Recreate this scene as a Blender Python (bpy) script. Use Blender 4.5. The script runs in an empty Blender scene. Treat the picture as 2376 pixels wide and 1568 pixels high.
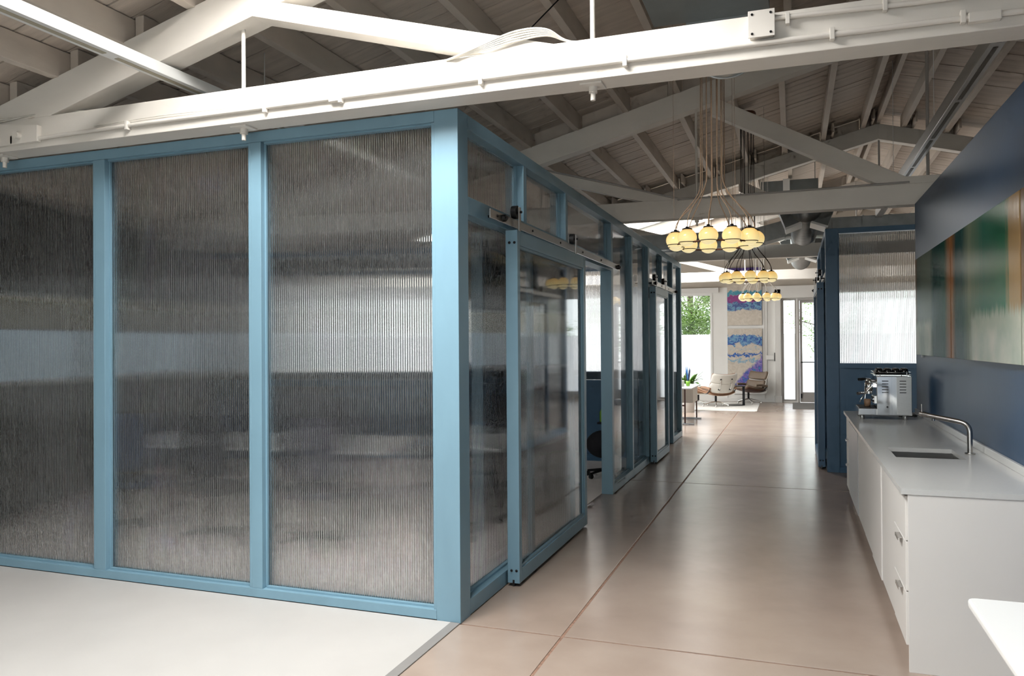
import bpy, bmesh, math, random
from mathutils import Vector, Matrix, Euler
random.seed(7)
S = bpy.context.scene
COL = S.collection
PI = math.pi

# ------------------------------------------------------------------ camera
cam = bpy.data.cameras.new('camera')
cam.sensor_fit = 'HORIZONTAL'
cam.sensor_width = 36.0
cam.lens = 36.0 * 1814.41 / 2376.0
cam.clip_end = 300
co = bpy.data.objects.new('camera', cam)
COL.objects.link(co)
YAW, PITCH, ROLL = math.radians(19.7583), math.radians(0.4367), math.radians(-0.3816)
fw = Vector((-math.sin(YAW) * math.cos(PITCH), math.cos(YAW) * math.cos(PITCH), math.sin(PITCH)))
r0 = Vector((math.cos(YAW), math.sin(YAW), 0))
u0 = r0.cross(fw)
rr = r0 * math.cos(ROLL) + u0 * math.sin(ROLL)
uu = u0 * math.cos(ROLL) - r0 * math.sin(ROLL)
co.matrix_world = Matrix(((rr.x, uu.x, -fw.x, 1.8602), (rr.y, uu.y, -fw.y, -4.2487), (rr.z, uu.z, -fw.z, 1.65), (0, 0, 0, 1)))
S.camera = co

# ------------------------------------------------------------------ world, daylight, exposure
SKY = 3.2
w = bpy.data.worlds.new('overcast_sky'); S.world = w; w.use_nodes = True
bg = w.node_tree.nodes['Background']
bg.inputs[0].default_value = (0.93, 0.97, 1.0, 1)
bg.inputs[1].default_value = SKY
S.view_settings.view_transform = 'Standard'
S.view_settings.look = 'None'
S.view_settings.gamma = 1.0
S.view_settings.use_curve_mapping = False
S.view_settings.exposure = 0.33
S.cycles.use_denoising = True
S.cycles.denoising_prefilter = 'ACCURATE'
S.cycles.max_bounces = 7
S.cycles.diffuse_bounces = 3
S.cycles.glossy_bounces = 3
S.cycles.transmission_bounces = 9
S.cycles.use_adaptive_sampling = True
S.cycles.adaptive_threshold = 0.06
S.cycles.adaptive_min_samples = 12
S.cycles.transparent_max_bounces = 16
S.cycles.sample_clamp_indirect = 16.0
S.cycles.use_light_tree = False

# where daylight enters: (x0, x1, y0, y1) on the left roof slope, (x0, x1, z0, z1) in the end walls
SKYLIGHTS = [(-1.3, 0.6, -2.6, -0.75), (-2.8, 0.4, 10.9, 14.15)]
RIDGE_X, RIDGE_Z, SLOPE = 3.17, 5.13, 0.26
Y_BACK, Y_NEAR, X_L, X_R = 18.5, -9.6, -4.85, 11.2
WIN_BACK = [(-4.1, -2.35, 0.17, 3.03), (-1.95, -0.30, 0.17, 3.03), (1.58, 1.955, 0.03, 2.84), (1.985, 2.95, 0.0, 2.84),
            (3.5, 5.2, 0.17, 3.03), (5.8, 7.5, 0.17, 3.03)]
WIN_NEAR = [(-4.2, -1.2, 0.3, 3.0), (-0.8, 2.2, 0.3, 3.0), (2.6, 5.6, 0.3, 3.0), (6.2, 9.2, 0.3, 3.0)]
WIN_LEFT_ADDED = [(10.9, 13.7, 0.3, 3.0), (14.7, 17.5, 0.3, 3.0)]  # unseen side windows added to brighten the far lounge
WIN_ROOM = [(0.45, 3.2, 1.28, 2.17), (3.4, 6.15, 1.28, 2.17)]
def tc_top(x): return RIDGE_Z - SLOPE * abs(RIDGE_X - x)
def deck_z(x): return tc_top(x) + 0.19
ANG = math.atan(SLOPE)

def daylight(name, loc, rot, sx, sy, radiance, col=(1.0, 0.985, 0.96)):
    """lamp adding diffuse daylight at one modelled opening, radiance in scene units"""
    l = bpy.data.lights.new(name, 'AREA'); l.shape = 'RECTANGLE'; l.size = sx; l.size_y = sy
    l.energy = radiance * math.pi * sx * sy; l.color = col
    o = bpy.data.objects.new(name, l); COL.objects.link(o); o.location = loc; o.rotation_euler = rot
for (x0, x1, y0, y1), rad in zip(SKYLIGHTS, (30.0, 12.5)):
    daylight('skylight_daylight', ((x0 + x1) / 2, (y0 + y1) / 2, deck_z((x0 + x1) / 2) + 0.16), (0, -ANG, 0), (x1 - x0) / math.cos(ANG) - 0.1, y1 - y0 - 0.1, rad)
for (x0, x1, z0, z1) in WIN_NEAR[1:2]:
    daylight('street_window_daylight', ((x0 + x1) / 2, Y_NEAR - 0.03, (z0 + z1) / 2), (PI / 2, 0, 0), x1 - x0 - 0.1, z1 - z0 - 0.1, 0.9)
for (y0, y1, z0, z1) in WIN_LEFT_ADDED:
    daylight('added_side_window_light', (X_L - 0.06, (y0 + y1) / 2, (z0 + z1) / 2), (PI / 2, 0, -PI / 2), y1 - y0 - 0.1, z1 - z0 - 0.1, 2.8)  # added lamp at each of these unseen windows

# ------------------------------------------------------------------ materials
M = {}
def newmat(name):
    m = bpy.data.materials.new(name); m.use_nodes = True
    nt = m.node_tree
    b = nt.nodes['Principled BSDF']
    M[name] = m
    return m, nt, b
def tex_coord(nt, scale=(1, 1, 1), kind='Object'):
    tc = nt.nodes.new('ShaderNodeTexCoord'); mp = nt.nodes.new('ShaderNodeMapping')
    mp.inputs['Scale'].default_value = scale
    nt.links.new(tc.outputs[kind], mp.inputs[0])
    return mp.outputs[0]
def noise(nt, vec, scale, detail=4, rough=0.55):
    n = nt.nodes.new('ShaderNodeTexNoise'); n.inputs['Scale'].default_value = scale
    n.inputs['Detail'].default_value = detail; n.inputs['Roughness'].default_value = rough
    nt.links.new(vec, n.inputs['Vector'])
    return n.outputs['Fac']
def ramp(nt, fac, stops):
    r = nt.nodes.new('ShaderNodeValToRGB'); e = r.color_ramp.elements
    while len(e) < len(stops): e.new(0.5)
    for el, (p, c) in zip(e, stops): el.position = p; el.color = (*c, 1)
    nt.links.new(fac, r.inputs[0])
    return r.outputs[0]
def mixc(nt, fac, a, b):
    m = nt.nodes.new('ShaderNodeMix'); m.data_type = 'RGBA'
    if isinstance(fac, float): m.inputs[0].default_value = fac
    else: nt.links.new(fac, m.inputs[0])
    for s, v in ((6, a), (7, b)):
        if isinstance(v, tuple): m.inputs[s].default_value = (*v, 1)
        else: nt.links.new(v, m.inputs[s])
    return m.outputs[2]
def bump(nt, b, fac, strength, dist=0.01):
    n = nt.nodes.new('ShaderNodeBump'); n.inputs['Strength'].default_value = strength; n.inputs['Distance'].default_value = dist
    nt.links.new(fac, n.inputs['Height']); nt.links.new(n.outputs[0], b.inputs['Normal'])
def paint(name, col, rough=0.5, var=0.12, scale=3.0, bmp=0.15, stretch=(1, 1, 1), metal=0.0, spec=0.5):
    m, nt, b = newmat(name)
    v = tex_coord(nt, stretch)
    f = noise(nt, v, scale)
    lo = tuple(c * (1 - var) for c in col); hi = tuple(min(1, c * (1 + var)) for c in col)
    c = ramp(nt, f, [(0.3, lo), (0.7, hi)])
    nt.links.new(c, b.inputs['Base Color'])
    b.inputs['Roughness'].default_value = rough
    b.inputs['Metallic'].default_value = metal
    b.inputs['Specular IOR Level'].default_value = spec
    if bmp: bump(nt, b, noise(nt, v, scale * 12, 3), bmp, 0.004)
    return m
paint('white_timber', (0.77, 0.73, 0.67), 0.55, 0.07, 2.2, 0.35, (0.4, 1, 1))
paint('deck_paint', (0.58, 0.505, 0.435), 0.65, 0.16, 2.6, 0.5, (0.5, 4, 1))
paint('purlin_paint', (0.61, 0.54, 0.47), 0.62, 0.12, 2.6, 0.4, (1, 0.4, 1))
paint('blue_paint', (0.185, 0.32, 0.405), 0.38, 0.07, 2.5, 0.12, (1, 1, 0.3))
paint('navy_paint', (0.026, 0.070, 0.145), 0.45, 0.08, 1.5, 0.1)
paint('navy_partition_paint', (0.050, 0.125, 0.22), 0.38, 0.06, 2.0, 0.1)
paint('wall_white', (0.76, 0.75, 0.72), 0.6, 0.03, 1.5, 0.08)
paint('wall_slate', (0.11, 0.11, 0.10), 0.6, 0.05, 1.5, 0.08)
paint('ochre_render', (0.20, 0.155, 0.085), 0.8, 0.15, 1.5, 0.1)
paint('wall_beige', (0.55, 0.50, 0.43), 0.65, 0.05, 1.5, 0.08)
paint('trim_white', (0.74, 0.735, 0.715), 0.4, 0.03, 3, 0.05)
paint('cabinet_white', (0.70, 0.685, 0.66), 0.42, 0.015, 2, 0.0)
paint('dishwasher_grey', (0.40, 0.42, 0.45), 0.3, 0.03, 2, 0.0)
paint('counter_grey', (0.57, 0.575, 0.565), 0.22, 0.012, 60, 0.0)
paint('laminate_white', (0.78, 0.79, 0.78), 0.35, 0.01, 2, 0.0)
paint('galvanised', (0.42, 0.45, 0.46), 0.38, 0.14, 7, 0.0, metal=0.85)
paint('duct_grey', (0.17, 0.19, 0.195), 0.5, 0.1, 4, 0.0)
paint('steel', (0.47, 0.465, 0.455), 0.28, 0.05, 30, 0.0, (1, 1, 12), metal=1.0)
paint('brushed_steel', (0.52, 0.50, 0.48), 0.27, 0.06, 40, 0.0, metal=1.0)
paint('chrome', (0.82, 0.82, 0.82), 0.06, 0.02, 5, 0.0, metal=1.0)
paint('dark_metal', (0.02, 0.02, 0.022), 0.35, 0.1, 10, 0.0, metal=0.6)
paint('rust_brown', (0.12, 0.045, 0.025), 0.45, 0.2, 10, 0.0, metal=0.3)
paint('black_plastic', (0.012, 0.012, 0.013), 0.4, 0.1, 10, 0.0)
paint('black_fabric', (0.018, 0.018, 0.024), 0.85, 0.2, 30, 0.2)
paint('purple_fabric', (0.05, 0.045, 0.075), 0.85, 0.2, 30, 0.2)
def worn(name, vecscale, scale, lo, hi, col):
    """chips, knots and stains in the paint of one timber material"""
    nt = M[name].node_tree; b = nt.nodes['Principled BSDF']
    src = b.inputs['Base Color'].links[0].from_socket
    k = ramp(nt, noise(nt, tex_coord(nt, vecscale), scale, 5, 0.65), [(lo, (0, 0, 0)), (hi, (0.75, 0.75, 0.75))])
    nt.links.new(mixc(nt, k, src, col), b.inputs['Base Color'])
worn('white_timber', (0.35, 1, 1.6), 5.0, 0.69, 0.76, (0.38, 0.30, 0.22))
worn('deck_paint', (0.7, 5.0, 1), 3.0, 0.63, 0.74, (0.20, 0.14, 0.10))
worn('purlin_paint', (2, 0.5, 2), 3.0, 0.68, 0.78, (0.28, 0.21, 0.15))
paint('blue_fabric', (0.03, 0.05, 0.11), 0.85, 0.2, 30, 0.2)
paint('fixture_white', (0.80, 0.81, 0.80), 0.4, 0.02, 5, 0.0)
paint('fixture_shaded', (0.40, 0.40, 0.39), 0.35, 0.03, 5, 0.0, metal=0.4)  # housing greyed for hanging in the dark, shade put into the colour
paint('fixture_lens', (0.42, 0.38, 0.29), 0.5, 0.03, 5, 0.0)
paint('fixture_lens_shaded', (0.11, 0.10, 0.085), 0.5, 0.03, 5, 0.0)  # lens darkened for the same shade
paint('light_floor_brightened', (0.86, 0.80, 0.77), 0.55, 0.05, 1.3, 0.06)  # same pale finish, lightened to stand in for light inside the room
paint('light_floor', (0.465, 0.45, 0.43), 0.55, 0.05, 1.3, 0.06)  # outer copy of that finish, toned down under the strong skylight
paint('strip_metal', (0.24, 0.23, 0.22), 0.5, 0.05, 5, 0.0)
paint('joint_brown', (0.25, 0.15, 0.105), 0.9, 0.3, 40, 0.5)
paint('cord_tan', (0.30, 0.20, 0.13), 0.8, 0.3, 200, 0.0)
paint('cord_dark', (0.05, 0.04, 0.035), 0.8, 0.3, 200, 0.0)
paint('cord_lit', (0.65, 0.62, 0.58), 0.7, 0.1, 200, 0.0)  # cords lightened as if lit by skylight and windows
paint('cable_white', (0.72, 0.69, 0.63), 0.5, 0.1, 20, 0.0)
paint('lounge_shell', (0.72, 0.69, 0.63), 0.35, 0.03, 3, 0.0)
paint('lounge_brown', (0.16, 0.115, 0.08), 0.5, 0.1, 8, 0.1)
paint('lounge_tan', (0.36, 0.20, 0.12), 0.45, 0.1, 8, 0.05)
paint('walnut', (0.09, 0.035, 0.02), 0.4, 0.2, 12, 0.0, (1, 1, 8))
paint('aluminium', (0.70, 0.69, 0.66), 0.25, 0.04, 10, 0.0, metal=1.0)
paint('rug_white', (0.80, 0.78, 0.74), 0.95, 0.06, 25, 0.5)
paint('doormat_grey', (0.16, 0.15, 0.14), 0.95, 0.1, 60, 0.4)
paint('cream_panel', (0.66, 0.62, 0.54), 0.5, 0.03, 3, 0.0)
paint('leaf', (0.10, 0.22, 0.045), 0.45, 0.3, 6, 0.0)
paint('green_glass', (0.20, 0.42, 0.05), 0.25, 0.1, 6, 0.0)
paint('feather_blue', (0.06, 0.22, 0.50), 0.5, 0.3, 12, 0.0)
paint('feather_dark', (0.03, 0.04, 0.11), 0.5, 0.3, 12, 0.0)
paint('flower_cream', (0.55, 0.52, 0.30), 0.6, 0.3, 20, 0.0)
paint('bark', (0.10, 0.075, 0.055), 0.9, 0.2, 9, 0.3)
paint('outdoor_ground', (0.55, 0.54, 0.52), 0.9, 0.06, 2, 0.0)
paint('frame_grey', (0.42, 0.40, 0.38), 0.4, 0.05, 3, 0.0)
paint('cup_black', (0.012, 0.012, 0.013), 0.12, 0.05, 3, 0.0)
paint('frame_wood', (0.33, 0.20, 0.12), 0.45, 0.15, 8, 0.0, (1, 1, 6))

# polished concrete
m, nt, b = newmat('concrete')
v = tex_coord(nt, (1, 1, 1), 'Object')
f1 = noise(nt, v, 0.8, 4, 0.5); f2 = noise(nt, v, 3.4, 6, 0.6)
c1 = ramp(nt, f1, [(0.30, (0.315, 0.245, 0.20)), (0.5, (0.36, 0.285, 0.235)), (0.72, (0.405, 0.33, 0.275))])
c2 = ramp(nt, f2, [(0.25, (0.82, 0.80, 0.79)), (0.75, (1, 1, 1))])
mx = nt.nodes.new('ShaderNodeMix'); mx.data_type = 'RGBA'; mx.blend_type = 'MULTIPLY'; mx.inputs[0].default_value = 0.6
nt.links.new(c1, mx.inputs[6]); nt.links.new(c2, mx.inputs[7]); nt.links.new(mx.outputs[2], b.inputs['Base Color'])
rg = nt.nodes.new('ShaderNodeMapRange'); rg.inputs[3].default_value = 0.21; rg.inputs[4].default_value = 0.27
nt.links.new(f1, rg.inputs[0]); nt.links.new(rg.outputs[0], b.inputs['Roughness'])

# fluted polycarbonate: a real slab, flat outside and ribbed inside, of slightly milky clear plastic
def glassmat(name, col, rough, milk, ior=1.45):
    m, nt, b = newmat(name); nt.nodes.remove(b)
    out = nt.nodes['Material Output']
    g = nt.nodes.new('ShaderNodeBsdfGlass'); g.inputs['Color'].default_value = (*col, 1)
    g.inputs['Roughness'].default_value = rough; g.inputs['IOR'].default_value = ior
    d = nt.nodes.new('ShaderNodeBsdfTranslucent'); d.inputs[0].default_value = (0.75, 0.78, 0.82, 1)
    x = nt.nodes.new('ShaderNodeMixShader'); x.inputs[0].default_value = milk
    v = tex_coord(nt, (1, 1, 0.2)); f = noise(nt, v, 2.0)
    rg = nt.nodes.new('ShaderNodeMapRange'); rg.inputs[3].default_value = milk * 0.7; rg.inputs[4].default_value = milk * 1.3
    nt.links.new(f, rg.inputs[0]); nt.links.new(rg.outputs[0], x.inputs[0])
    df = nt.nodes.new('ShaderNodeBsdfDiffuse'); df.inputs[0].default_value = (0.75, 0.77, 0.80, 1)
    hz = nt.nodes.new('ShaderNodeMixShader'); hz.inputs[0].default_value = 0.5
    nt.links.new(d.outputs[0], hz.inputs[1]); nt.links.new(df.outputs[0], hz.inputs[2])
    nt.links.new(g.outputs[0], x.inputs[1]); nt.links.new(hz.outputs[0], x.inputs[2]); nt.links.new(x.outputs[0], out.inputs[0])
glassmat('polycarbonate', (0.985, 0.988, 0.99), 0.035, 0.032)

# thin clear window pane: lets light straight through, mirrors a little at the surface
m, nt, b = newmat('window_glass'); nt.nodes.remove(b)
out = nt.nodes['Material Output']
t = nt.nodes.new('ShaderNodeBsdfTransparent'); t.inputs[0].default_value = (0.95, 0.97, 0.96, 1)
g = nt.nodes.new('ShaderNodeBsdfGlossy'); g.inputs['Roughness'].default_value = 0.02
fr = nt.nodes.new('ShaderNodeFresnel'); fr.inputs[0].default_value = 1.45
x = nt.nodes.new('ShaderNodeMixShader')
nt.links.new(fr.outputs[0], x.inputs[0]); nt.links.new(t.outputs[0], x.inputs[1]); nt.links.new(g.outputs[0], x.inputs[2]); nt.links.new(x.outputs[0], out.inputs[0])
m, nt, b = newmat('frosted_film'); nt.nodes.remove(b)
out = nt.nodes['Material Output']
t = nt.nodes.new('ShaderNodeBsdfTranslucent')
nt.links.new(ramp(nt, noise(nt, tex_coord(nt), 1.5), [(0.3, (0.86, 0.87, 0.88)), (0.7, (0.92, 0.92, 0.92))]), t.inputs[0])
nt.links.new(t.outputs[0], out.inputs[0])

m, nt, b = newmat('grey_film'); nt.nodes.remove(b)
out = nt.nodes['Material Output']
t = nt.nodes.new('ShaderNodeBsdfTranslucent')
nt.links.new(ramp(nt, noise(nt, tex_coord(nt), 1.5), [(0.3, (0.30, 0.335, 0.36)), (0.7, (0.36, 0.395, 0.42))]), t.inputs[0])
nt.links.new(t.outputs[0], out.inputs[0])

# amber opal globes, lit from inside near the bottom
m, nt, b = newmat('amber_globe')
tc = nt.nodes.new('ShaderNodeTexCoord'); sp = nt.nodes.new('ShaderNodeSeparateXYZ'); nt.links.new(tc.outputs['Generated'], sp.inputs[0])
c = ramp(nt, sp.outputs['Z'], [(0.0, (1.0, 0.88, 0.52)), (0.3, (1.0, 0.80, 0.36)), (0.75, (0.95, 0.62, 0.20)), (1.0, (0.80, 0.46, 0.12))])
nt.links.new(c, b.inputs['Emission Color']); b.inputs['Emission Strength'].default_value = 0.60
m.cycles.emission_sampling = 'NONE'
b.inputs['Base Color'].default_value = (0.55, 0.40, 0.20, 1); b.inputs['Roughness'].default_value = 0.18

# leaves outdoors
m, nt, b = newmat('tree_leaf'); out = nt.nodes['Material Output']
d = nt.nodes.new('ShaderNodeBsdfTranslucent'); x = nt.nodes.new('ShaderNodeMixShader'); x.inputs[0].default_value = 0.5
c = ramp(nt, noise(nt, tex_coord(nt), 1.2), [(0.3, (0.12, 0.22, 0.05)), (0.7, (0.30, 0.42, 0.14))])
nt.links.new(c, b.inputs['Base Color']); nt.links.new(c, d.inputs[0]); b.inputs['Roughness'].default_value = 0.6
nt.links.new(b.outputs[0], x.inputs[1]); nt.links.new(d.outputs[0], x.inputs[2]); nt.links.new(x.outputs[0], out.inputs[0])

# resin painting in green, teal and ochre brush streaks under gloss
def resin(name, stops, off):
    m, nt, b = newmat(name)
    tc = nt.nodes.new('ShaderNodeTexCoord'); sp = nt.nodes.new('ShaderNodeSeparateXYZ'); nt.links.new(tc.outputs['Generated'], sp.inputs[0])
    mp = nt.nodes.new('ShaderNodeMapping'); mp.inputs['Scale'].default_value = (1, 42, 1.6); mp.inputs['Location'].default_value = (off, off, 0)
    nt.links.new(tc.outputs['Generated'], mp.inputs[0])
    n1 = noise(nt, mp.outputs[0], 1.6, 8, 0.7)
    mp2 = nt.nodes.new('ShaderNodeMapping'); mp2.inputs['Scale'].default_value = (1, 2, 1.2); mp2.inputs['Location'].default_value = (off * 3, 1, off)
    nt.links.new(tc.outputs['Generated'], mp2.inputs[0])
    n2 = noise(nt, mp2.outputs[0], 2.2, 4, 0.5)
    # horizontal position warped by vertical streaks
    a = nt.nodes.new('ShaderNodeMath'); a.operation = 'MULTIPLY_ADD'; a.inputs[1].default_value = 0.16
    nt.links.new(n1, a.inputs[0]); nt.links.new(sp.outputs['Y'], a.inputs[2])
    s = nt.nodes.new('ShaderNodeMath'); s.operation = 'SUBTRACT'; s.inputs[1].default_value = 0.08; nt.links.new(a.outputs[0], s.inputs[0])
    c = ramp(nt, s.outputs[0], stops)
    # pale lower wash, ragged upper edge
    a2 = nt.nodes.new('ShaderNodeMath'); a2.operation = 'MULTIPLY_ADD'; a2.inputs[1].default_value = 0.22
    nt.links.new(n1, a2.inputs[0]); nt.links.new(sp.outputs['Z'], a2.inputs[2])
    k = ramp(nt, a2.outputs[0], [(0.40, (1, 1, 1)), (0.47, (0, 0, 0))])
    pale = ramp(nt, n2, [(0.35, (0.30, 0.38, 0.30)), (0.65, (0.52, 0.53, 0.44))])
    ky = ramp(nt, s.outputs[0], [(0.0, (1, 1, 1)), (0.60, (1, 1, 1)), (0.68, (0, 0, 0)), (0.97, (0, 0, 0))]) if off < 1 else ramp(nt, s.outputs[0], [(0.45, (0, 0, 0)), (0.55, (1, 1, 1))])
    mm = nt.nodes.new('ShaderNodeMath'); mm.operation = 'MULTIPLY'; nt.links.new(k, mm.inputs[0]); nt.links.new(ky, mm.inputs[1])
    col = mixc(nt, mm.outputs[0], c, pale)
    nt.links.new(col, b.inputs['Base Color'])
    b.inputs['Roughness'].default_value = 0.30
    b.inputs['Specular IOR Level'].default_value = 0.0
    b.inputs['Coat Weight'].default_value = 0.30; b.inputs['Coat Roughness'].default_value = 0.03; b.inputs['Coat IOR'].default_value = 1.35
    bn = nt.nodes.new('ShaderNodeBump'); bn.inputs['Strength'].default_value = 0.12; bn.inputs['Distance'].default_value = 0.006
    nt.links.new(n1, bn.inputs['Height']); nt.links.new(bn.outputs[0], b.inputs['Coat Normal'])
resin('resin_near', [(0.0, (0.34, 0.22, 0.10)), (0.10, (0.36, 0.24, 0.11)), (0.16, (0.02, 0.15, 0.075)), (0.45, (0.022, 0.13, 0.085)),
                     (0.66, (0.14, 0.18, 0.115)), (0.78, (0.012, 0.06, 0.055)), (0.90, (0.012, 0.055, 0.05)), (0.97, (0.26, 0.11, 0.035))], 0.3)
resin('resin_far', [(0.0, (0.24, 0.10, 0.035)), (0.06, (0.20, 0.11, 0.05)), (0.14, (0.014, 0.07, 0.05)), (0.42, (0.012, 0.06, 0.055)),
                    (0.52, (0.12, 0.16, 0.12)), (0.75, (0.10, 0.14, 0.10)), (0.93, (0.07, 0.10, 0.075)), (1.0, (0.22, 0.13, 0.08))], 1.7)

# poured canvases at the far wall
def poured(name, off, bands, diag):
    """cream ground with noise-torn bands of teal, blue and magenta; bands = [(centre, half height, colours)]"""
    m, nt, b = newmat(name)
    tc = nt.nodes.new('ShaderNodeTexCoord'); sp = nt.nodes.new('ShaderNodeSeparateXYZ'); nt.links.new(tc.outputs['Generated'], sp.inputs[0])
    mp = nt.nodes.new('ShaderNodeMapping'); mp.inputs['Location'].default_value = (off, 0, off); mp.inputs['Scale'].default_value = (1.3, 1, 2.4)
    nt.links.new(tc.outputs['Generated'], mp.inputs[0])
    def nz(sc, dist, det=8):
        n = nt.nodes.new('ShaderNodeTexNoise'); n.inputs['Scale'].default_value = sc; n.inputs['Detail'].default_value = det; n.inputs['Distortion'].default_value = dist; n.inputs['Roughness'].default_value = 0.62
        nt.links.new(mp.outputs[0], n.inputs['Vector']); return n.outputs['Fac']
    n1 = nz(2.2, 1.4); n2 = nz(4.5, 2.2); n3 = nz(9.0, 3.0)
    def math_(op, a, b_, c=None):
        q = nt.nodes.new('ShaderNodeMath'); q.operation = op
        for i, v_ in enumerate((a, b_, c)):
            if v_ is None: continue
            if isinstance(v_, (int, float)): q.inputs[i].default_value = v_
            else: nt.links.new(v_, q.inputs[i])
        return q.outputs[0]
    zw = math_('MULTIPLY_ADD', n1, 0.30, math_('ADD', sp.outputs['Z'], -0.15))       # warped height
    zw = math_('MULTIPLY_ADD', n3, 0.06, math_('ADD', zw, -0.03))
    col = ramp(nt, n2, [(0.3, (0.50, 0.44, 0.36)), (0.7, (0.66, 0.60, 0.52))])
    for (c0, hh, cols) in bands:
        d = math_('ABSOLUTE', math_('SUBTRACT', zw, c0), 0)
        k = ramp(nt, math_('DIVIDE', d, hh), [(0.82, (1, 1, 1)), (1.0, (0, 0, 0))])
        cc = ramp(nt, n2, [(0.30 + 0.4 * i / (len(cols) - 1), c_) for i, c_ in enumerate(cols)])
        col = mixc(nt, k, col, cc)
    if diag:
        e = math_('SUBTRACT', math_('MULTIPLY', sp.outputs['X'], 0.62), zw)
        k = ramp(nt, math_('ADD', e, 0.0), [(0.06, (0, 0, 0)), (0.12, (1, 1, 1))])
        cc = ramp(nt, n2, [(0.30, (0.05, 0.28, 0.45)), (0.42, (0.05, 0.08, 0.36)), (0.55, (0.22, 0.14, 0.42)), (0.72, (0.40, 0.34, 0.52))])
        col = mixc(nt, k, col, cc)
    nt.links.new(col, b.inputs['Base Color']); b.inputs['Roughness'].default_value = 0.35
TEAL, BLUE, DEEP, PLUM, CREAM, SKYB = (0.03, 0.26, 0.36), (0.03, 0.10, 0.36), (0.02, 0.03, 0.20), (0.26, 0.02, 0.20), (0.60, 0.54, 0.46), (0.16, 0.36, 0.52)
poured('poured_upper', 0.4, [(0.36, 0.12, [BLUE, SKYB, DEEP, (0.10, 0.20, 0.42)]), (0.47, 0.06, [TEAL, PLUM, PLUM, DEEP]), (0.56, 0.035, [TEAL, TEAL, SKYB]), (0.97, 0.11, [DEEP, (0.14, 0.06, 0.26)])], False)
poured('poured_lower', 2.3, [(0.80, 0.085, [DEEP, BLUE, SKYB, (0.30, 0.26, 0.45)]), (0.66, 0.02, [SKYB, CREAM, SKYB]), (0.55, 0.018, [BLUE, (0.02, 0.12, 0.42)]), (0.44, 0.025, [CREAM, SKYB, CREAM])], True)

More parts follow.
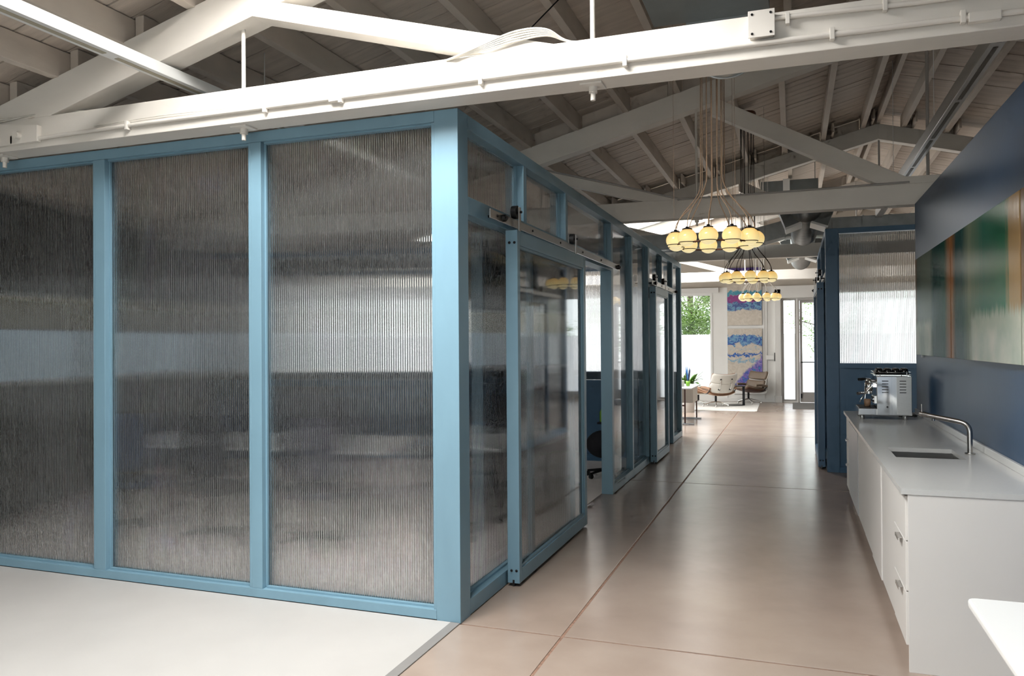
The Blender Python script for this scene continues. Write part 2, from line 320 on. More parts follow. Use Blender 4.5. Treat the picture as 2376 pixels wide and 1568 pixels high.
# ------------------------------------------------------------------ mesh helpers
ORG = {}
class MB:
    def __init__(s): s.v = []; s.f = []; s.sm = []
    def add(s, vs, fs, smooth=False):
        n = len(s.v); s.v += [Vector(p) for p in vs]
        for f in fs: s.f.append(tuple(i + n for i in f)); s.sm.append(smooth)
        return s
    def box(s, x0, y0, z0, x1, y1, z1):
        x0, x1 = sorted((x0, x1)); y0, y1 = sorted((y0, y1)); z0, z1 = sorted((z0, z1))
        return s.add([(x0, y0, z0), (x1, y0, z0), (x1, y1, z0), (x0, y1, z0), (x0, y0, z1), (x1, y0, z1), (x1, y1, z1), (x0, y1, z1)],
                     [(0, 3, 2, 1), (4, 5, 6, 7), (0, 1, 5, 4), (1, 2, 6, 5), (2, 3, 7, 6), (3, 0, 4, 7)])
    def hexa(s, p): return s.add(p, [(0, 3, 2, 1), (4, 5, 6, 7), (0, 1, 5, 4), (1, 2, 6, 5), (2, 3, 7, 6), (3, 0, 4, 7)])
    def prism(s, poly, axis, a, b):   # poly of 2-D points, extruded along axis 'x','y' or 'z'
        n = len(poly)
        def P(p, t): return (t, p[0], p[1]) if axis == 'x' else (p[0], t, p[1]) if axis == 'y' else (p[0], p[1], t)
        vs = [P(p, a) for p in poly] + [P(p, b) for p in poly]
        fs = [tuple(range(n)), tuple(range(2 * n - 1, n - 1, -1))] + [(i, i + n, (i + 1) % n + n, (i + 1) % n) for i in range(n)]
        return s.add(vs, fs)
    def cyl(s, p0, p1, r0, r1=None, n=14, cap=True):
        r1 = r0 if r1 is None else r1
        p0 = Vector(p0); p1 = Vector(p1); d = (p1 - p0).normalized()
        a = d.orthogonal().normalized(); b = d.cross(a)
        vs = []
        for p, r in ((p0, r0), (p1, r1)):
            for i in range(n):
                t = 2 * PI * i / n; vs.append(p + (a * math.cos(t) + b * math.sin(t)) * r)
        s.add(vs, [(i, (i + 1) % n, (i + 1) % n + n, i + n) for i in range(n)], True)
        if cap: s.add(vs, [tuple(range(n - 1, -1, -1)), tuple(range(n, 2 * n))])
        return s
    def tube(s, pts, r, n=8, closed=False):
        pts = [Vector(p) for p in pts]; m = len(pts); vs = []; a = None
        for i, p in enumerate(pts):
            q0 = pts[(i - 1) % m] if (closed or i) else p; q1 = pts[(i + 1) % m] if (closed or i < m - 1) else p
            d = (q1 - q0).normalized()
            a = d.orthogonal().normalized() if a is None else (a - d * a.dot(d)).normalized()
            bb = d.cross(a); rad = r[i] if isinstance(r, (list, tuple)) else r
            for k in range(n):
                t = 2 * PI * k / n; vs.append(p + (a * math.cos(t) + bb * math.sin(t)) * rad)
        rng = range(m if closed else m - 1)
        s.add(vs, [(i * n + k, i * n + (k + 1) % n, ((i + 1) % m) * n + (k + 1) % n, ((i + 1) % m) * n + k) for i in rng for k in range(n)], True)
        if not closed: s.add(vs[:n] + vs[-n:], [tuple(range(n - 1, -1, -1)), tuple(range(n, 2 * n))])
        return s
    def lathe(s, prof, c, n=20, axis='z'):   # prof: (radius, height)
        vs = []
        for r, h in prof:
            for i in range(n):
                t = 2 * PI * i / n
                q = (r * math.cos(t), r * math.sin(t), h)
                if axis == 'x': q = (q[2], q[0], q[1])
                if axis == 'y': q = (q[0], q[2], q[1])
                vs.append(Vector(c) + Vector(q))
        k = len(prof)
        return s.add(vs, [(j * n + i, j * n + (i + 1) % n, (j + 1) * n + (i + 1) % n, (j + 1) * n + i) for j in range(k - 1) for i in range(n)], True)
    def mesh(s, name, origin=(0, 0, 0), bevel=0.0):
        me = bpy.data.meshes.new(name); o = Vector(origin)
        me.from_pydata([p - o for p in s.v], [], s.f)
        for p, q in zip(me.polygons, s.sm): p.use_smooth = q
        if bevel:
            bm = bmesh.new(); bm.from_mesh(me)
            bmesh.ops.remove_doubles(bm, verts=bm.verts, dist=1e-5)
            es = [e for e in bm.edges if len(e.link_faces) == 2 and e.calc_face_angle(0) > 0.6]
            bmesh.ops.bevel(bm, geom=es, offset=bevel, segments=2, profile=0.6, affect='EDGES', clamp_overlap=True)
            bm.to_mesh(me); bm.free()
        me.validate(); me.update()
        return me
    def build(s, name, mat, parent=None, bevel=0.0, label=None):
        og = ORG.get(parent.name, Vector((0, 0, 0))) if parent else Vector((0, 0, 0))
        me = s.mesh(name, og, bevel); me.materials.append(M[mat])
        o = bpy.data.objects.new(name, me); COL.objects.link(o)
        if parent: o.parent = parent
        ORG[o.name] = og
        if label: o['label'] = label
        return o
def bx(*a): return MB().box(*a)
def tag(o, label=None, cat=None, group=None, kind=None):
    if label: o['label'] = label
    if cat: o['category'] = cat
    if group: o['group'] = group
    if kind: o['kind'] = kind
    return o
def empty(name, loc=(0, 0, 0), **k):
    o = bpy.data.objects.new(name, None); COL.objects.link(o); o.location = loc; o.empty_display_size = 0.1
    ORG[o.name] = Vector(loc)
    return tag(o, **k)
def struct(name, label, loc=(0, 0, 0)): return empty(name, loc, label=label, kind='structure')
def curve(p0, p1, p2, p3, n=12):
    p0, p1, p2, p3 = map(Vector, (p0, p1, p2, p3)); out = []
    for i in range(n + 1):
        t = i / n; u = 1 - t; out.append(p0 * u**3 + p1 * 3 * u * u * t + p2 * 3 * u * t * t + p3 * t**3)
    return out
def smooth_path(pts, n=6):   # Catmull-Rom
    P = [Vector(p) for p in pts]; P = [P[0] * 2 - P[1]] + P + [P[-1] * 2 - P[-2]]; out = []
    for i in range(1, len(P) - 2):
        for k in range(n):
            t = k / n; a, b, c, d = P[i - 1:i + 3]
            out.append(0.5 * ((2 * b) + (c - a) * t + (2 * a - 5 * b + 4 * c - d) * t * t + (3 * b - a - 3 * c + d) * t**3))
    out.append(P[-2]); return out

RIB, AMP, SEG = 0.016, 0.0021, 8
def poly_panel(parent, axis, a0, a1, z0, z1, face, inward, name='polycarbonate_panel', rib=RIB, amp=AMP):
    """sheet across axis 'x' or 'y' from a0 to a1, its flat skin at `face`, ribs on the side `inward` (+1/-1)"""
    n = max(2, int(round((a1 - a0) / rib))) * SEG; th = 0.010
    mb = MB()
    def P(u, d, z): return (u, face + inward * d, z) if axis == 'x' else (face + inward * d, u, z)
    us = [a0 + (a1 - a0) * i / n for i in range(n + 1)]
    ds = [th + amp * math.sin(2 * PI * i / SEG) for i in range(n + 1)]
    fl = (axis == 'x') == (inward > 0)
    def F(q): return [tuple(f) if fl else tuple(reversed(f)) for f in q]
    mb.add([P(us[0], 0, z0), P(us[-1], 0, z0), P(us[-1], 0, z1), P(us[0], 0, z1)], F([(0, 1, 2, 3)]))
    vs = [P(u, d, z0) for u, d in zip(us, ds)] + [P(u, d, z1) for u, d in zip(us, ds)]; N = n + 1
    mb.add(vs, F([(i + 1, i, i + N, i + 1 + N) for i in range(n)]), True)
    for z, up in ((z0, False), (z1, True)):
        vs = [P(u, 0, z) for u in us] + [P(u, d, z) for u, d in zip(us, ds)]
        fs = [(i, i + 1, i + 1 + N, i + N) for i in range(n)]
        mb.add(vs, F(fs if up else [tuple(reversed(f)) for f in fs]))
    for u, d, e in ((us[0], ds[0], True), (us[-1], ds[-1], False)):
        q = [(0, 1, 2, 3)] if e else [(3, 2, 1, 0)]
        mb.add([P(u, 0, z0), P(u, 0, z1), P(u, d, z1), P(u, d, z0)], F(q))
    return mb.build(name, 'polycarbonate', parent)

def wall_holes(mb, axis, t0, t1, a0, a1, z0, z1, holes):
    """wall slab between t0 and t1 with rectangular openings (a0,a1,z0,z1)"""
    A = sorted({a0, a1, *[h[0] for h in holes], *[h[1] for h in holes]}); Z = sorted({z0, z1, *[h[2] for h in holes], *[h[3] for h in holes]})
    for i in range(len(A) - 1):
        run = None
        for j in range(len(Z)):
            solid = j < len(Z) - 1 and not any(h[0] < (A[i] + A[i + 1]) / 2 < h[1] and h[2] < (Z[j] + Z[j + 1]) / 2 < h[3] for h in holes)
            if solid and run is None: run = Z[j]
            if not solid and run is not None:
                if axis == 'x': mb.box(A[i], t0, run, A[i + 1], t1, Z[j])
                else: mb.box(t0, A[i], run, t1, A[i + 1], Z[j])
                run = None
    return mb

# ================================================================== STRUCTURE
# ---- floor: concrete slabs with sawn joints
floor = struct('floor', 'polished beige-brown concrete floor with sawn joints')
JX = [X_L, 0.622, 5.75, X_R]; JY = [Y_NEAR, -5.11, 0.004, 5.125, 10.24, 15.36, Y_BACK]
for i in range(3):
    for j in range(6):
        g = 0.0085
        bx(JX[i] + (g if i else 0), JY[j] + (g if j else 0), -0.12, JX[i + 1] - (g if i < 2 else 0), JY[j + 1] - (g if j < 5 else 0), 0.0).build('slab', 'concrete', floor, bevel=0.003)
mb = MB()
for x in JX[1:-1]: mb.box(x - 0.009, Y_NEAR, -0.11, x + 0.009, Y_BACK, -0.0045)
for y in JY[1:-1]: mb.box(X_L, y - 0.0088, -0.11, X_R, y + 0.0088, -0.005)
mb.build('joint_filler', 'joint_brown', floor)
fl2 = struct('floor_light', 'pale smooth floor finish in front of the glazed room')
bx(X_L, Y_NEAR + 0.01, 0.0005, -0.062, -0.004, 0.006).build('finish', 'light_floor', fl2)
bx(X_L, 0.122, 0.0005, -0.13, 6.462, 0.006).build('finish', 'light_floor_brightened', fl2)
bx(-0.062, Y_NEAR + 0.01, 0.0005, -0.002, -0.004, 0.007).build('edge_strip', 'strip_metal', fl2, bevel=0.002)

# ---- outer walls
END_LABELS = ['tall end window behind the glazed rooms', 'tall end window left of the poured canvases, frosted below', 'narrow tall sidelight beside the glass door',
              'glass door opening', 'tall end window behind the dark blue partition', 'farthest end window behind the dark blue partition']
def end_windows(wall, holes, yface, yglass, frost, facing, doors=()):
    for k, (x0, x1, z0, z1) in enumerate(holes):
        if k in doors: continue
        f = 0.045
        wn = struct('window_%d' % (len([o for o in bpy.data.objects if o.name.startswith('window_')]) + 1), END_LABELS[k], ((x0 + x1) / 2, yglass, z0))
        mb = MB()
        for a in ((x0, z0, x0 + f, z1), (x1 - f, z0, x1, z1), (x0 + f, z0, x1 - f, z0 + f), (x0 + f, z1 - f, x1 - f, z1)):
            mb.box(a[0], yglass - 0.035, a[1], a[2], yglass + 0.035, a[3])
        mb.build('window_frame', 'frame_grey' if z0 < 0.1 else 'trim_white', wn)
        bx(x0 + f, yglass - 0.004, frost, x1 - f, yglass + 0.004, z1 - f).build('clear_pane', 'window_glass', wn)
        if frost > z0 + f: bx(x0 + f, yglass - 0.004, z0 + f, x1 - f, yglass + 0.004, frost).build('frosted_pane', 'frosted_film', wn)
wb = struct('wall_back', 'off-white end wall with tall windows behind the lounge')
wall_holes(MB(), 'x', Y_BACK, Y_BACK + 0.2, X_L, X_R, 0, 3.2, WIN_BACK).build('wall_face', 'wall_white', wb)
MB().prism([(X_L, 3.2), (X_R, 3.2), (X_R, deck_z(X_R)), (RIDGE_X, deck_z(RIDGE_X)), (X_L, deck_z(X_L))], 'y', Y_BACK + 0.02, Y_BACK + 0.2).build('gable', 'wall_beige', wb)
for x in (1.10, -0.30, 0.11, 1.47):     # slim battens and pilaster edges
    bx(x - 0.02, Y_BACK - 0.015, 0.0, x + 0.02, Y_BACK, 3.15).build('batten', 'trim_white', wb)
bx(1.40, Y_BACK - 0.10, 0, 1.55, Y_BACK, 3.1).build('pilaster', 'wall_white', wb, bevel=0.004)
bx(1.36, Y_BACK - 0.12, 0, 1.57, Y_BACK - 0.001, 0.17).build('plinth_block', 'trim_white', wb, bevel=0.004)
bx(1.40, Y_BACK - 0.10, 2.86, 3.1, Y_BACK, 3.19).build('lintel', 'wall_white', wb, bevel=0.004)
bx(X_L, Y_BACK - 0.06, 3.06, -0.1, Y_BACK, 3.2).build('header_board', 'trim_white', wb, bevel=0.004)
end_windows(wb, WIN_BACK, Y_BACK, Y_BACK + 0.08, 1.88, -1, doors=(3,))
bx(-0.28, Y_BACK - 0.018, 0.0, 1.36, Y_BACK - 0.0005, 0.09).build('baseboard', 'trim_white', wb)
# glazed door
dr = struct('door_1', 'grey framed glass entrance door with a push bar', (2.45, Y_BACK + 0.06, 0))
mb = MB()
for a in ((1.985, 0, 2.035, 2.84), (2.90, 0, 2.95, 2.84), (2.035, 2.79, 2.90, 2.84)): mb.box(a[0], Y_BACK - 0.02, a[1], a[2], Y_BACK + 0.12, a[3])
mb.build('door_frame', 'frame_grey', dr)
mb = MB()
for a in ((2.04, 0.01, 2.10, 2.785), (2.835, 0.01, 2.895, 2.785), (2.10, 2.72, 2.835, 2.785), (2.10, 0.01, 2.835, 0.28)): mb.box(a[0], Y_BACK + 0.03, a[1], a[2], Y_BACK + 0.08, a[3])
mb.build('door_leaf', 'frame_grey', dr, bevel=0.004)
bx(2.10, Y_BACK + 0.05, 1.10, 2.835, Y_BACK + 0.058, 2.72).build('clear_pane', 'window_glass', dr)
bx(2.10, Y_BACK + 0.05, 0.28, 2.835, Y_BACK + 0.058, 1.10).build('frosted_pane', 'frosted_film', dr)
MB().cyl((2.06, Y_BACK - 0.0, 1.10), (2.86, Y_BACK - 0.0, 1.10), 0.014).cyl((2.08, Y_BACK, 1.10), (2.08, Y_BACK + 0.05, 1.10), 0.01).cyl((2.85, Y_BACK, 1.10), (2.85, Y_BACK + 0.05, 1.10), 0.01).build('push_bar', 'dark_metal', dr)
bx(2.055, Y_BACK + 0.005, 0.12, 2.085, Y_BACK + 0.03, 0.24).build('floor_bolt', 'dark_metal', dr)

wn_ = struct('wall_near', 'white wall with wide windows on the street side')
wall_holes(MB(), 'x', Y_NEAR - 0.2, Y_NEAR, X_L, X_R, 0, 3.2, WIN_NEAR).build('wall_face', 'wall_white', wn_)
MB().prism([(X_L, 3.2), (X_R, 3.2), (X_R, deck_z(X_R)), (RIDGE_X, deck_z(RIDGE_X)), (X_L, deck_z(X_L))], 'y', Y_NEAR - 0.2, Y_NEAR).build('gable', 'wall_white', wn_)
for k, (x0, x1, z0, z1) in enumerate(WIN_NEAR):
    wn = struct('window_%d' % (len([o for o in bpy.data.objects if o.name.startswith('window_')]) + 1), ('first', 'second', 'third', 'fourth')[k] + ' wide street window behind the camera', ((x0 + x1) / 2, Y_NEAR - 0.1, z0))
    mb = MB()
    for a in ((x0, z0, x0 + .05, z1), (x1 - .05, z0, x1, z1), (x0 + .05, z0, x1 - .05, z0 + .05), (x0 + .05, z1 - .05, x1 - .05, z1)): mb.box(a[0], Y_NEAR - 0.14, a[1], a[2], Y_NEAR - 0.07, a[3])
    mb.build('window_frame', 'trim_white', wn)
    bx(x0 + .05, Y_NEAR - 0.104, z0 + .05, x1 - .05, Y_NEAR - 0.096, z1 - .05).build('clear_pane', 'window_glass', wn)
wl = struct('wall_outer_left', 'dark outer wall on the low side of the roof')
wall_holes(MB(), 'y', X_L - 0.2, X_L, Y_NEAR - 0.2, Y_BACK + 0.2, 0, deck_z(X_L) + 0.02, WIN_LEFT_ADDED + WIN_ROOM).build('wall_face', 'wall_slate', wl)
for (y0, y1, z0, z1) in WIN_LEFT_ADDED:
    wn = struct('window_%d' % (len([o for o in bpy.data.objects if o.name.startswith('window_')]) + 1), 'added unseen side window ' + ('just past the glazed rooms' if y0 < 12 else 'beside the lounge rug'), (X_L - 0.1, (y0 + y1) / 2, z0))
    mb = MB()
    for a in ((y0, z0, y0 + .05, z1), (y1 - .05, z0, y1, z1), (y0 + .05, z0, y1 - .05, z0 + .05), (y0 + .05, z1 - .05, y1 - .05, z1)): mb.box(X_L - 0.14, a[0], a[1], X_L - 0.07, a[2], a[3])
    mb.build('window_frame', 'trim_white', wn)
    bx(X_L - 0.104, y0 + .05, z0 + .05, X_L - 0.096, y1 - .05, z1 - .05).build('clear_pane', 'window_glass', wn)
for k, (y0, y1, z0, z1) in enumerate(WIN_ROOM):
    wn = struct('window_%d' % (len([o for o in bpy.data.objects if o.name.startswith('window_')]) + 1), ('nearer' if k == 0 else 'farther') + ' strip window of the meeting room, grey privacy film below', (X_L - 0.1, (y0 + y1) / 2, z0))
    mb = MB()
    for a in ((y0, z0, y0 + .04, z1), (y1 - .04, z0, y1, z1), (y0 + .04, z0, y1 - .04, z0 + .04), (y0 + .04, z1 - .04, y1 - .04, z1)): mb.box(X_L - 0.14, a[0], a[1], X_L - 0.07, a[2], a[3])
    mb.build('window_frame', 'trim_white', wn)
    bx(X_L - 0.104, y0 + .04, 1.82, X_L - 0.096, y1 - .04, z1 - .04).build('clear_pane', 'window_glass', wn)
    bx(X_L - 0.104, y0 + .04, z0 + .04, X_L - 0.096, y1 - .04, 1.82).build('frosted_pane', 'grey_film', wn)
gw = bx(-7.4, -3.0, -0.13, -7.15, 10.2, 2.75).build('wall_garden', 'ochre_render', bevel=0.01); tag(gw, 'ochre rendered garden wall outside the meeting room', kind='structure')
wr = struct('wall_outer_right', 'white outer wall beyond the blue partition')
bx(X_R, Y_NEAR - 0.2, 0, X_R + 0.2, Y_BACK + 0.2, deck_z(X_R) + 0.02).build('wall_face', 'wall_white', wr)
tag(bx(-40, -40, -0.5, 40, 70, -0.13).build('ground', 'outdoor_ground'), 'pale paved ground outside', kind='structure')

# ---- roof skin with skylight openings, deck planks and purlins
def slope_box(mb, x0, x1, y0, y1, lift0, lift1):
    p = []
    for l in (lift0, lift1):
        for (x, y) in ((x0, y0), (x1, y0), (x1, y1), (x0, y1)): p.append((x, y, deck_z(x) + l))
    mb.hexa(p)
mb = MB()
XS = sorted({X_L - 0.2, RIDGE_X, *[s[0] for s in SKYLIGHTS], *[s[1] for s in SKYLIGHTS]})
YS = sorted({Y_NEAR - 0.2, Y_BACK + 0.2, *[s[2] for s in SKYLIGHTS], *[s[3] for s in SKYLIGHTS]})
for i in range(len(XS) - 1):
    for j in range(len(YS) - 1):
        cx, cy = (XS[i] + XS[i + 1]) / 2, (YS[j] + YS[j + 1]) / 2
        if any(s[0] < cx < s[1] and s[2] < cy < s[3] for s in SKYLIGHTS): continue
        slope_box(mb, XS[i], XS[i + 1], YS[j], YS[j + 1], 0.028, 0.10)
p = []
for l in (0.028, 0.10):
    for (x, y) in ((RIDGE_X, YS[0]), (X_R + 0.2, YS[0]), (X_R + 0.2, YS[-1]), (RIDGE_X, YS[-1])): p.append((x, y, deck_z(x) + l))
mb.hexa(p)
rf = mb.build('roof', 'deck_paint'); tag(rf, 'boarded roof above the trusses', kind='structure')

PW, PT = 0.190, 0.022
def plank_mesh(L, nm):
    m_ = MB().box(0, -PW / 2, 0, L, PW / 2, PT).mesh(nm); m_.materials.append(M['deck_paint']); return m_
meshes = {}
def plank(parent, xe, xr, y, sgn):
    L = round(abs(xr - xe) / math.cos(ANG), 3)
    me = meshes.setdefault(L, None) or plank_mesh(L, 'plank'); meshes[L] = me
    o = bpy.data.objects.new('plank', me); COL.objects.link(o); o.parent = parent
    o.location = (xe, y, deck_z(xe) + random.uniform(0.0, 0.005))
    if sgn > 0: o.rotation_euler = (random.uniform(-0.035, 0.035), -ANG, 0)
    else: o.rotation_euler = Euler((random.uniform(-0.035, 0.035), -ANG, PI), 'XYZ')
ceil_l = struct('ceiling', 'white painted roof boarding and purlins above the glazed room')
ceil_r = struct('ceiling', 'white painted roof boarding and purlins beyond the ridge')
y = -3.0
while y < Y_BACK:
    sk = [s for s in SKYLIGHTS if s[2] - 0.05 < y < s[3] + 0.05]
    if sk:
        plank(ceil_l, X_L, sk[0][0], y, 1); plank(ceil_l, sk[0][1], RIDGE_X - 0.004, y, 1)
    else: plank(ceil_l, X_L, RIDGE_X - 0.004, y, 1)
    plank(ceil_r, X_R, RIDGE_X + 0.004, y, -1)
    y += PW + 0.008
TY = [-4.95, -0.1, 4.77, 9.53, 14.28, Y_BACK]
pm = {}
def purlin(parent, x, y0, y1, dx):
    L = round(y1 - y0, 3)
    if L not in pm:
        pm[L] = MB().box(-0.036, 0, -0.006, 0.036, L, 0.188).mesh('purlin', bevel=0.004); pm[L].materials.append(M['purlin_paint'])
    o = bpy.data.objects.new('purlin', pm[L]); COL.objects.link(o); o.parent = parent
    o.location = (x + dx, y0, tc_top(x + dx) + 0.004)
cleat = MB().box(-0.018, -0.45, 0, 0.018, 0.05, 0.15).mesh('cleat', bevel=0.01); cleat.materials.append(M['purlin_paint'])
blk = {}
for k in range(-6, 16):
    x = -1.16 + 0.592 * k
    if abs(x - RIDGE_X) < 0.12: continue
    par = ceil_l if x < RIDGE_X else ceil_r
    if x > 9: continue
    for j in range(5):
        y0, y1 = TY[j] - 0.01, TY[j + 1] + 0.01
        if j == 4: y1 = Y_BACK
        dx = 0.04 if j % 2 else -0.04
        cut = [s for s in SKYLIGHTS if s[0] - 0.02 < x + dx < s[1] + 0.02 and s[2] < y1 and s[3] > y0]
        if cut:
            s = cut[0]
            if s[2] - y0 > 0.12: purlin(par, x, y0, s[2] - 0.045, dx)
            if y1 - s[3] > 0.12: purlin(par, x, s[3] + 0.045, y1, dx)
        else: purlin(par, x, y0, y1, dx)
        if j >= 2:
            o = bpy.data.objects.new('cleat', cleat); COL.objects.link(o); o.parent = par
            xx = x + dx + 0.056; o.location = (xx, TY[j] + 0.02, tc_top(xx) + 0.012)
            # blocking board above the truss between purlins
            xb0, xb1 = x + 0.085, x + 0.592 - 0.085
            if par is ceil_l and xb1 < RIDGE_X:
                key = 'l'
                if key not in blk:
                    b_ = MB(); q = []
                    for yy in (0, 0.03):
                        pass
                    b_.hexa([(0, 0, 0.004), (xb1 - xb0, 0, 0.004 + SLOPE * (xb1 - xb0)), (xb1 - xb0, 0.03, 0.004 + SLOPE * (xb1 - xb0)), (0, 0.03, 0.004),
                             (0, 0, 0.18), (xb1 - xb0, 0, 0.18 + SLOPE * (xb1 - xb0)), (xb1 - xb0, 0.03, 0.18 + SLOPE * (xb1 - xb0)), (0, 0.03, 0.18)])
                    blk[key] = b_.mesh('blocking'); blk[key].materials.append(M['purlin_paint'])
                o = bpy.data.objects.new('blocking', blk[key]); COL.objects.link(o); o.parent = par
                o.location = (xb0, TY[j] + 0.03, tc_top(xb0))
bx(RIDGE_X - 0.03, -3, tc_top(RIDGE_X) + 0.0, RIDGE_X + 0.03, Y_BACK, tc_top(RIDGE_X) + 0.16).build('ridge_board', 'purlin_paint', ceil_l)
# skylight kerbs and panes
for n_, (x0, x1, y0, y1) in enumerate(SKYLIGHTS):
    sk = struct('window_%d' % (20 + n_), 'skylight in the roof slope ' + ('in front of the first truss' if n_ == 0 else 'beyond the third truss'), (x0, y0, deck_z(x0)))
    mb = MB()
    for (a0, a1, b0, b1) in ((x0, x1, y0, y0 + 0.04), (x0, x1, y1 - 0.04, y1), (x0, x0 + 0.04, y0 + 0.04, y1 - 0.04), (x1 - 0.04, x1, y0 + 0.04, y1 - 0.04)):
        slope_box(mb, a0, a1, b0, b1, -0.06, 0.22)
    mb.build('skylight_kerb', 'white_timber', sk)
    mb = MB(); slope_box(mb, x0 + 0.04, x1 - 0.04, y0 + 0.04, y1 - 0.04, 0.20, 0.208); mb.build('clear_pane', 'window_glass', sk)

# ---- trusses
def beam2(mb, p, q, depth, y0, y1, dn=True):
    """member in the x-z plane whose TOP edge runs p->q, vertical depth given"""
    (xa, za), (xb, zb) = p, q
    mb.hexa([(xa, y0, za - depth), (xb, y0, zb - depth), (xb, y1, zb - depth), (xa, y1, za - depth), (xa, y0, za), (xb, y0, zb), (xb, y1, zb), (xa, y1, za)])
    return mb
RODX = [-3.58, -1.45, 0.85, 3.185]
BC0, BC1 = 3.055, 3.272
def truss(y0, y1, label, near=False, right=True):
    t = empty('roof_truss', (0, y0, BC0), label=label, cat='roof truss', group='white timber roof trusses')
    yc = (y0 + y1) / 2
    # bottom chord with gently uneven long edges
    bx(X_L + 0.01, y0, BC0, X_R - 0.01, y1, BC1).build('bottom_chord', 'white_timber', t, bevel=0.006)
    xe = -4.45
    beam2(MB(), (xe, tc_top(xe)), (RIDGE_X, tc_top(RIDGE_X)), 0.25, y0 + 0.002, y1 - 0.002).build('top_chord', 'white_timber', t, bevel=0.006)
    beam2(MB(), (RIDGE_X, tc_top(RIDGE_X)), (2 * RIDGE_X - xe, tc_top(RIDGE_X * 2 - xe)), 0.25, y0 + 0.002, y1 - 0.002).build('top_chord', 'white_timber', t, bevel=0.006)
    for sg in (1, -1):
        fx = (lambda x: x) if sg > 0 else (lambda x: 2 * RIDGE_X - x)
        beam2(MB(), (fx(-1.40), 3.855), (fx(0.66), BC1 + 0.0), 0.115, y0 + 0.004, y1 - 0.03).build('web', 'white_timber', t, bevel=0.005)
        beam2(MB(), (fx(1.02), 4.40), (fx(3.0), BC1 + 0.06), 0.20, y0 + 0.004, y1 - 0.03).build('web', 'white_timber', t, bevel=0.005)
    bx(2.93, y0 + 0.002, BC1, 3.44, y1 - 0.02, BC1 + 0.075).build('bearing_block', 'white_timber', t, bevel=0.004)
    for x in RODX + ([2 * RIDGE_X - q for q in RODX[:2]] if right else []):
        zt = tc_top(x) - 0.2
        r = MB().cyl((x, yc, BC1 - 0.03), (x, yc, max(zt, BC1 + 0.05)), 0.013 if x < 3 else 0.016).build('tie_rod', 'white_timber' if x < 3 else 'frame_grey', t)
        MB().box(x - 0.06, yc - 0.06, BC0 - 0.012, x + 0.06, yc + 0.06, BC0 - 0.0005).build('washer_plate', 'white_timber', t, bevel=0.002)
        MB().cyl((x, yc, BC0 - 0.045), (x, yc, BC0 - 0.012), 0.026, n=6).cyl((x, yc, BC0 - 0.085), (x, yc, BC0 - 0.044), 0.014).build('nut', 'white_timber', t)
    return t
t1 = truss(-0.2, -0.012, 'white timber roof truss resting above the front of the glazed room')
t2 = truss(4.69, 4.86, 'second timber roof truss, behind the nearest globe chandelier')
t3 = truss(9.45, 9.62, 'third timber roof truss, next to the long grey duct')
t4 = truss(14.2, 14.37, 'brightly lit farthest timber roof truss before the end windows')
# heel gusset with bolts on the first truss
MB().prism([(-4.6, 3.16), (-3.7, 3.27), (-3.10, 3.205), (-3.10, 3.09), (-4.6, 3.07)], 'y', -0.235, -0.2).build('gusset', 'white_timber', t1, bevel=0.003)
for (x, z) in ((-3.62, 3.185), (-3.27, 3.145)):
    MB().cyl((x, -0.27, z), (x, -0.235, z), 0.028, n=6).build('bolt', 'white_timber', t1)
# conduits, junction box and cables fixed to the first truss
cd = empty('electrical_conduit', (-0.6, -0.2, 3.12), label='white painted conduit running along the nearest truss beam', cat='conduit')
MB().tube([(-4.6, -0.218, 3.10), (-3.2, -0.218, 3.112), (-2.4, -0.218, 3.122), (0.5, -0.218, 3.128), (4.6, -0.218, 3.105)], 0.0135, 10).build('pipe', 'white_timber', cd)
for x in (-3.35, -2.3, -1.2, -0.66, 0.24, 1.05, 2.05, 2.6, 3.4): bx(x - 0.011, -0.235, 3.092, x + 0.011, -0.2005, 3.15).build('pipe_clip', 'white_timber', cd, bevel=0.003)
bx(-0.735, -0.238, 3.102, -0.655, -0.2005, 3.146).build('coupling', 'white_timber', cd, bevel=0.004)
bx(2.62, -0.238, 3.088, 2.75, -0.2005, 3.132).build('coupling', 'white_timber', cd, bevel=0.004)
jb = empty('junction_box', (1.73, -0.2, 3.14), label='square white junction box with a conduit on the nearest truss beam', cat='junction box')
bx(1.672, -0.245, 3.148, 1.785, -0.2005, 3.268).build('box', 'white_timber', jb, bevel=0.004)
bx(1.666, -0.252, 3.142, 1.791, -0.2455, 3.274).build('cover', 'white_timber', jb, bevel=0.002)
for (x, z) in ((1.685, 3.16), (1.772, 3.255), (1.685, 3.255), (1.772, 3.16)): MB().cyl((x, -0.2555, z), (x, -0.252, z), 0.006, n=8).build('screw', 'dark_metal', jb)
MB().tube([(1.79, -0.222, 3.235), (2.4, -0.222, 3.215), (4.6, -0.222, 3.205)], 0.012, 10).build('pipe', 'white_timber', jb)
for x in (1.85, 2.28, 2.9): bx(x - 0.01, -0.237, 3.195, x + 0.01, -0.2005, 3.25).build('pipe_clip', 'white_timber', jb, bevel=0.003)
def cable(name, pts, r, mat, label, cat='cable'):
    o = MB().tube(smooth_path(pts), r, 6).build(name, mat); tag(o, label, cat); return o
cb = empty('cable_bundle', (-3.5, -0.2, 3.28), label='two white cables looped on the left end of the nearest beam', cat='cable')
for pts, r_ in (([(-4.6, -0.215, 3.30), (-3.5, -0.215, 3.285), (-3.15, -0.15, 3.285), (-2.95, -0.1, 3.30), (-2.6, -0.1, 3.283)], 0.007),
                ([(-4.6, -0.21, 3.27), (-3.6, -0.212, 3.265), (-3.2, -0.2, 3.29), (-2.9, -0.12, 3.31), (-2.65, -0.08, 3.283)], 0.006)):
    MB().tube(smooth_path(pts), r_, 6).build('strand', 'cable_white', cb)
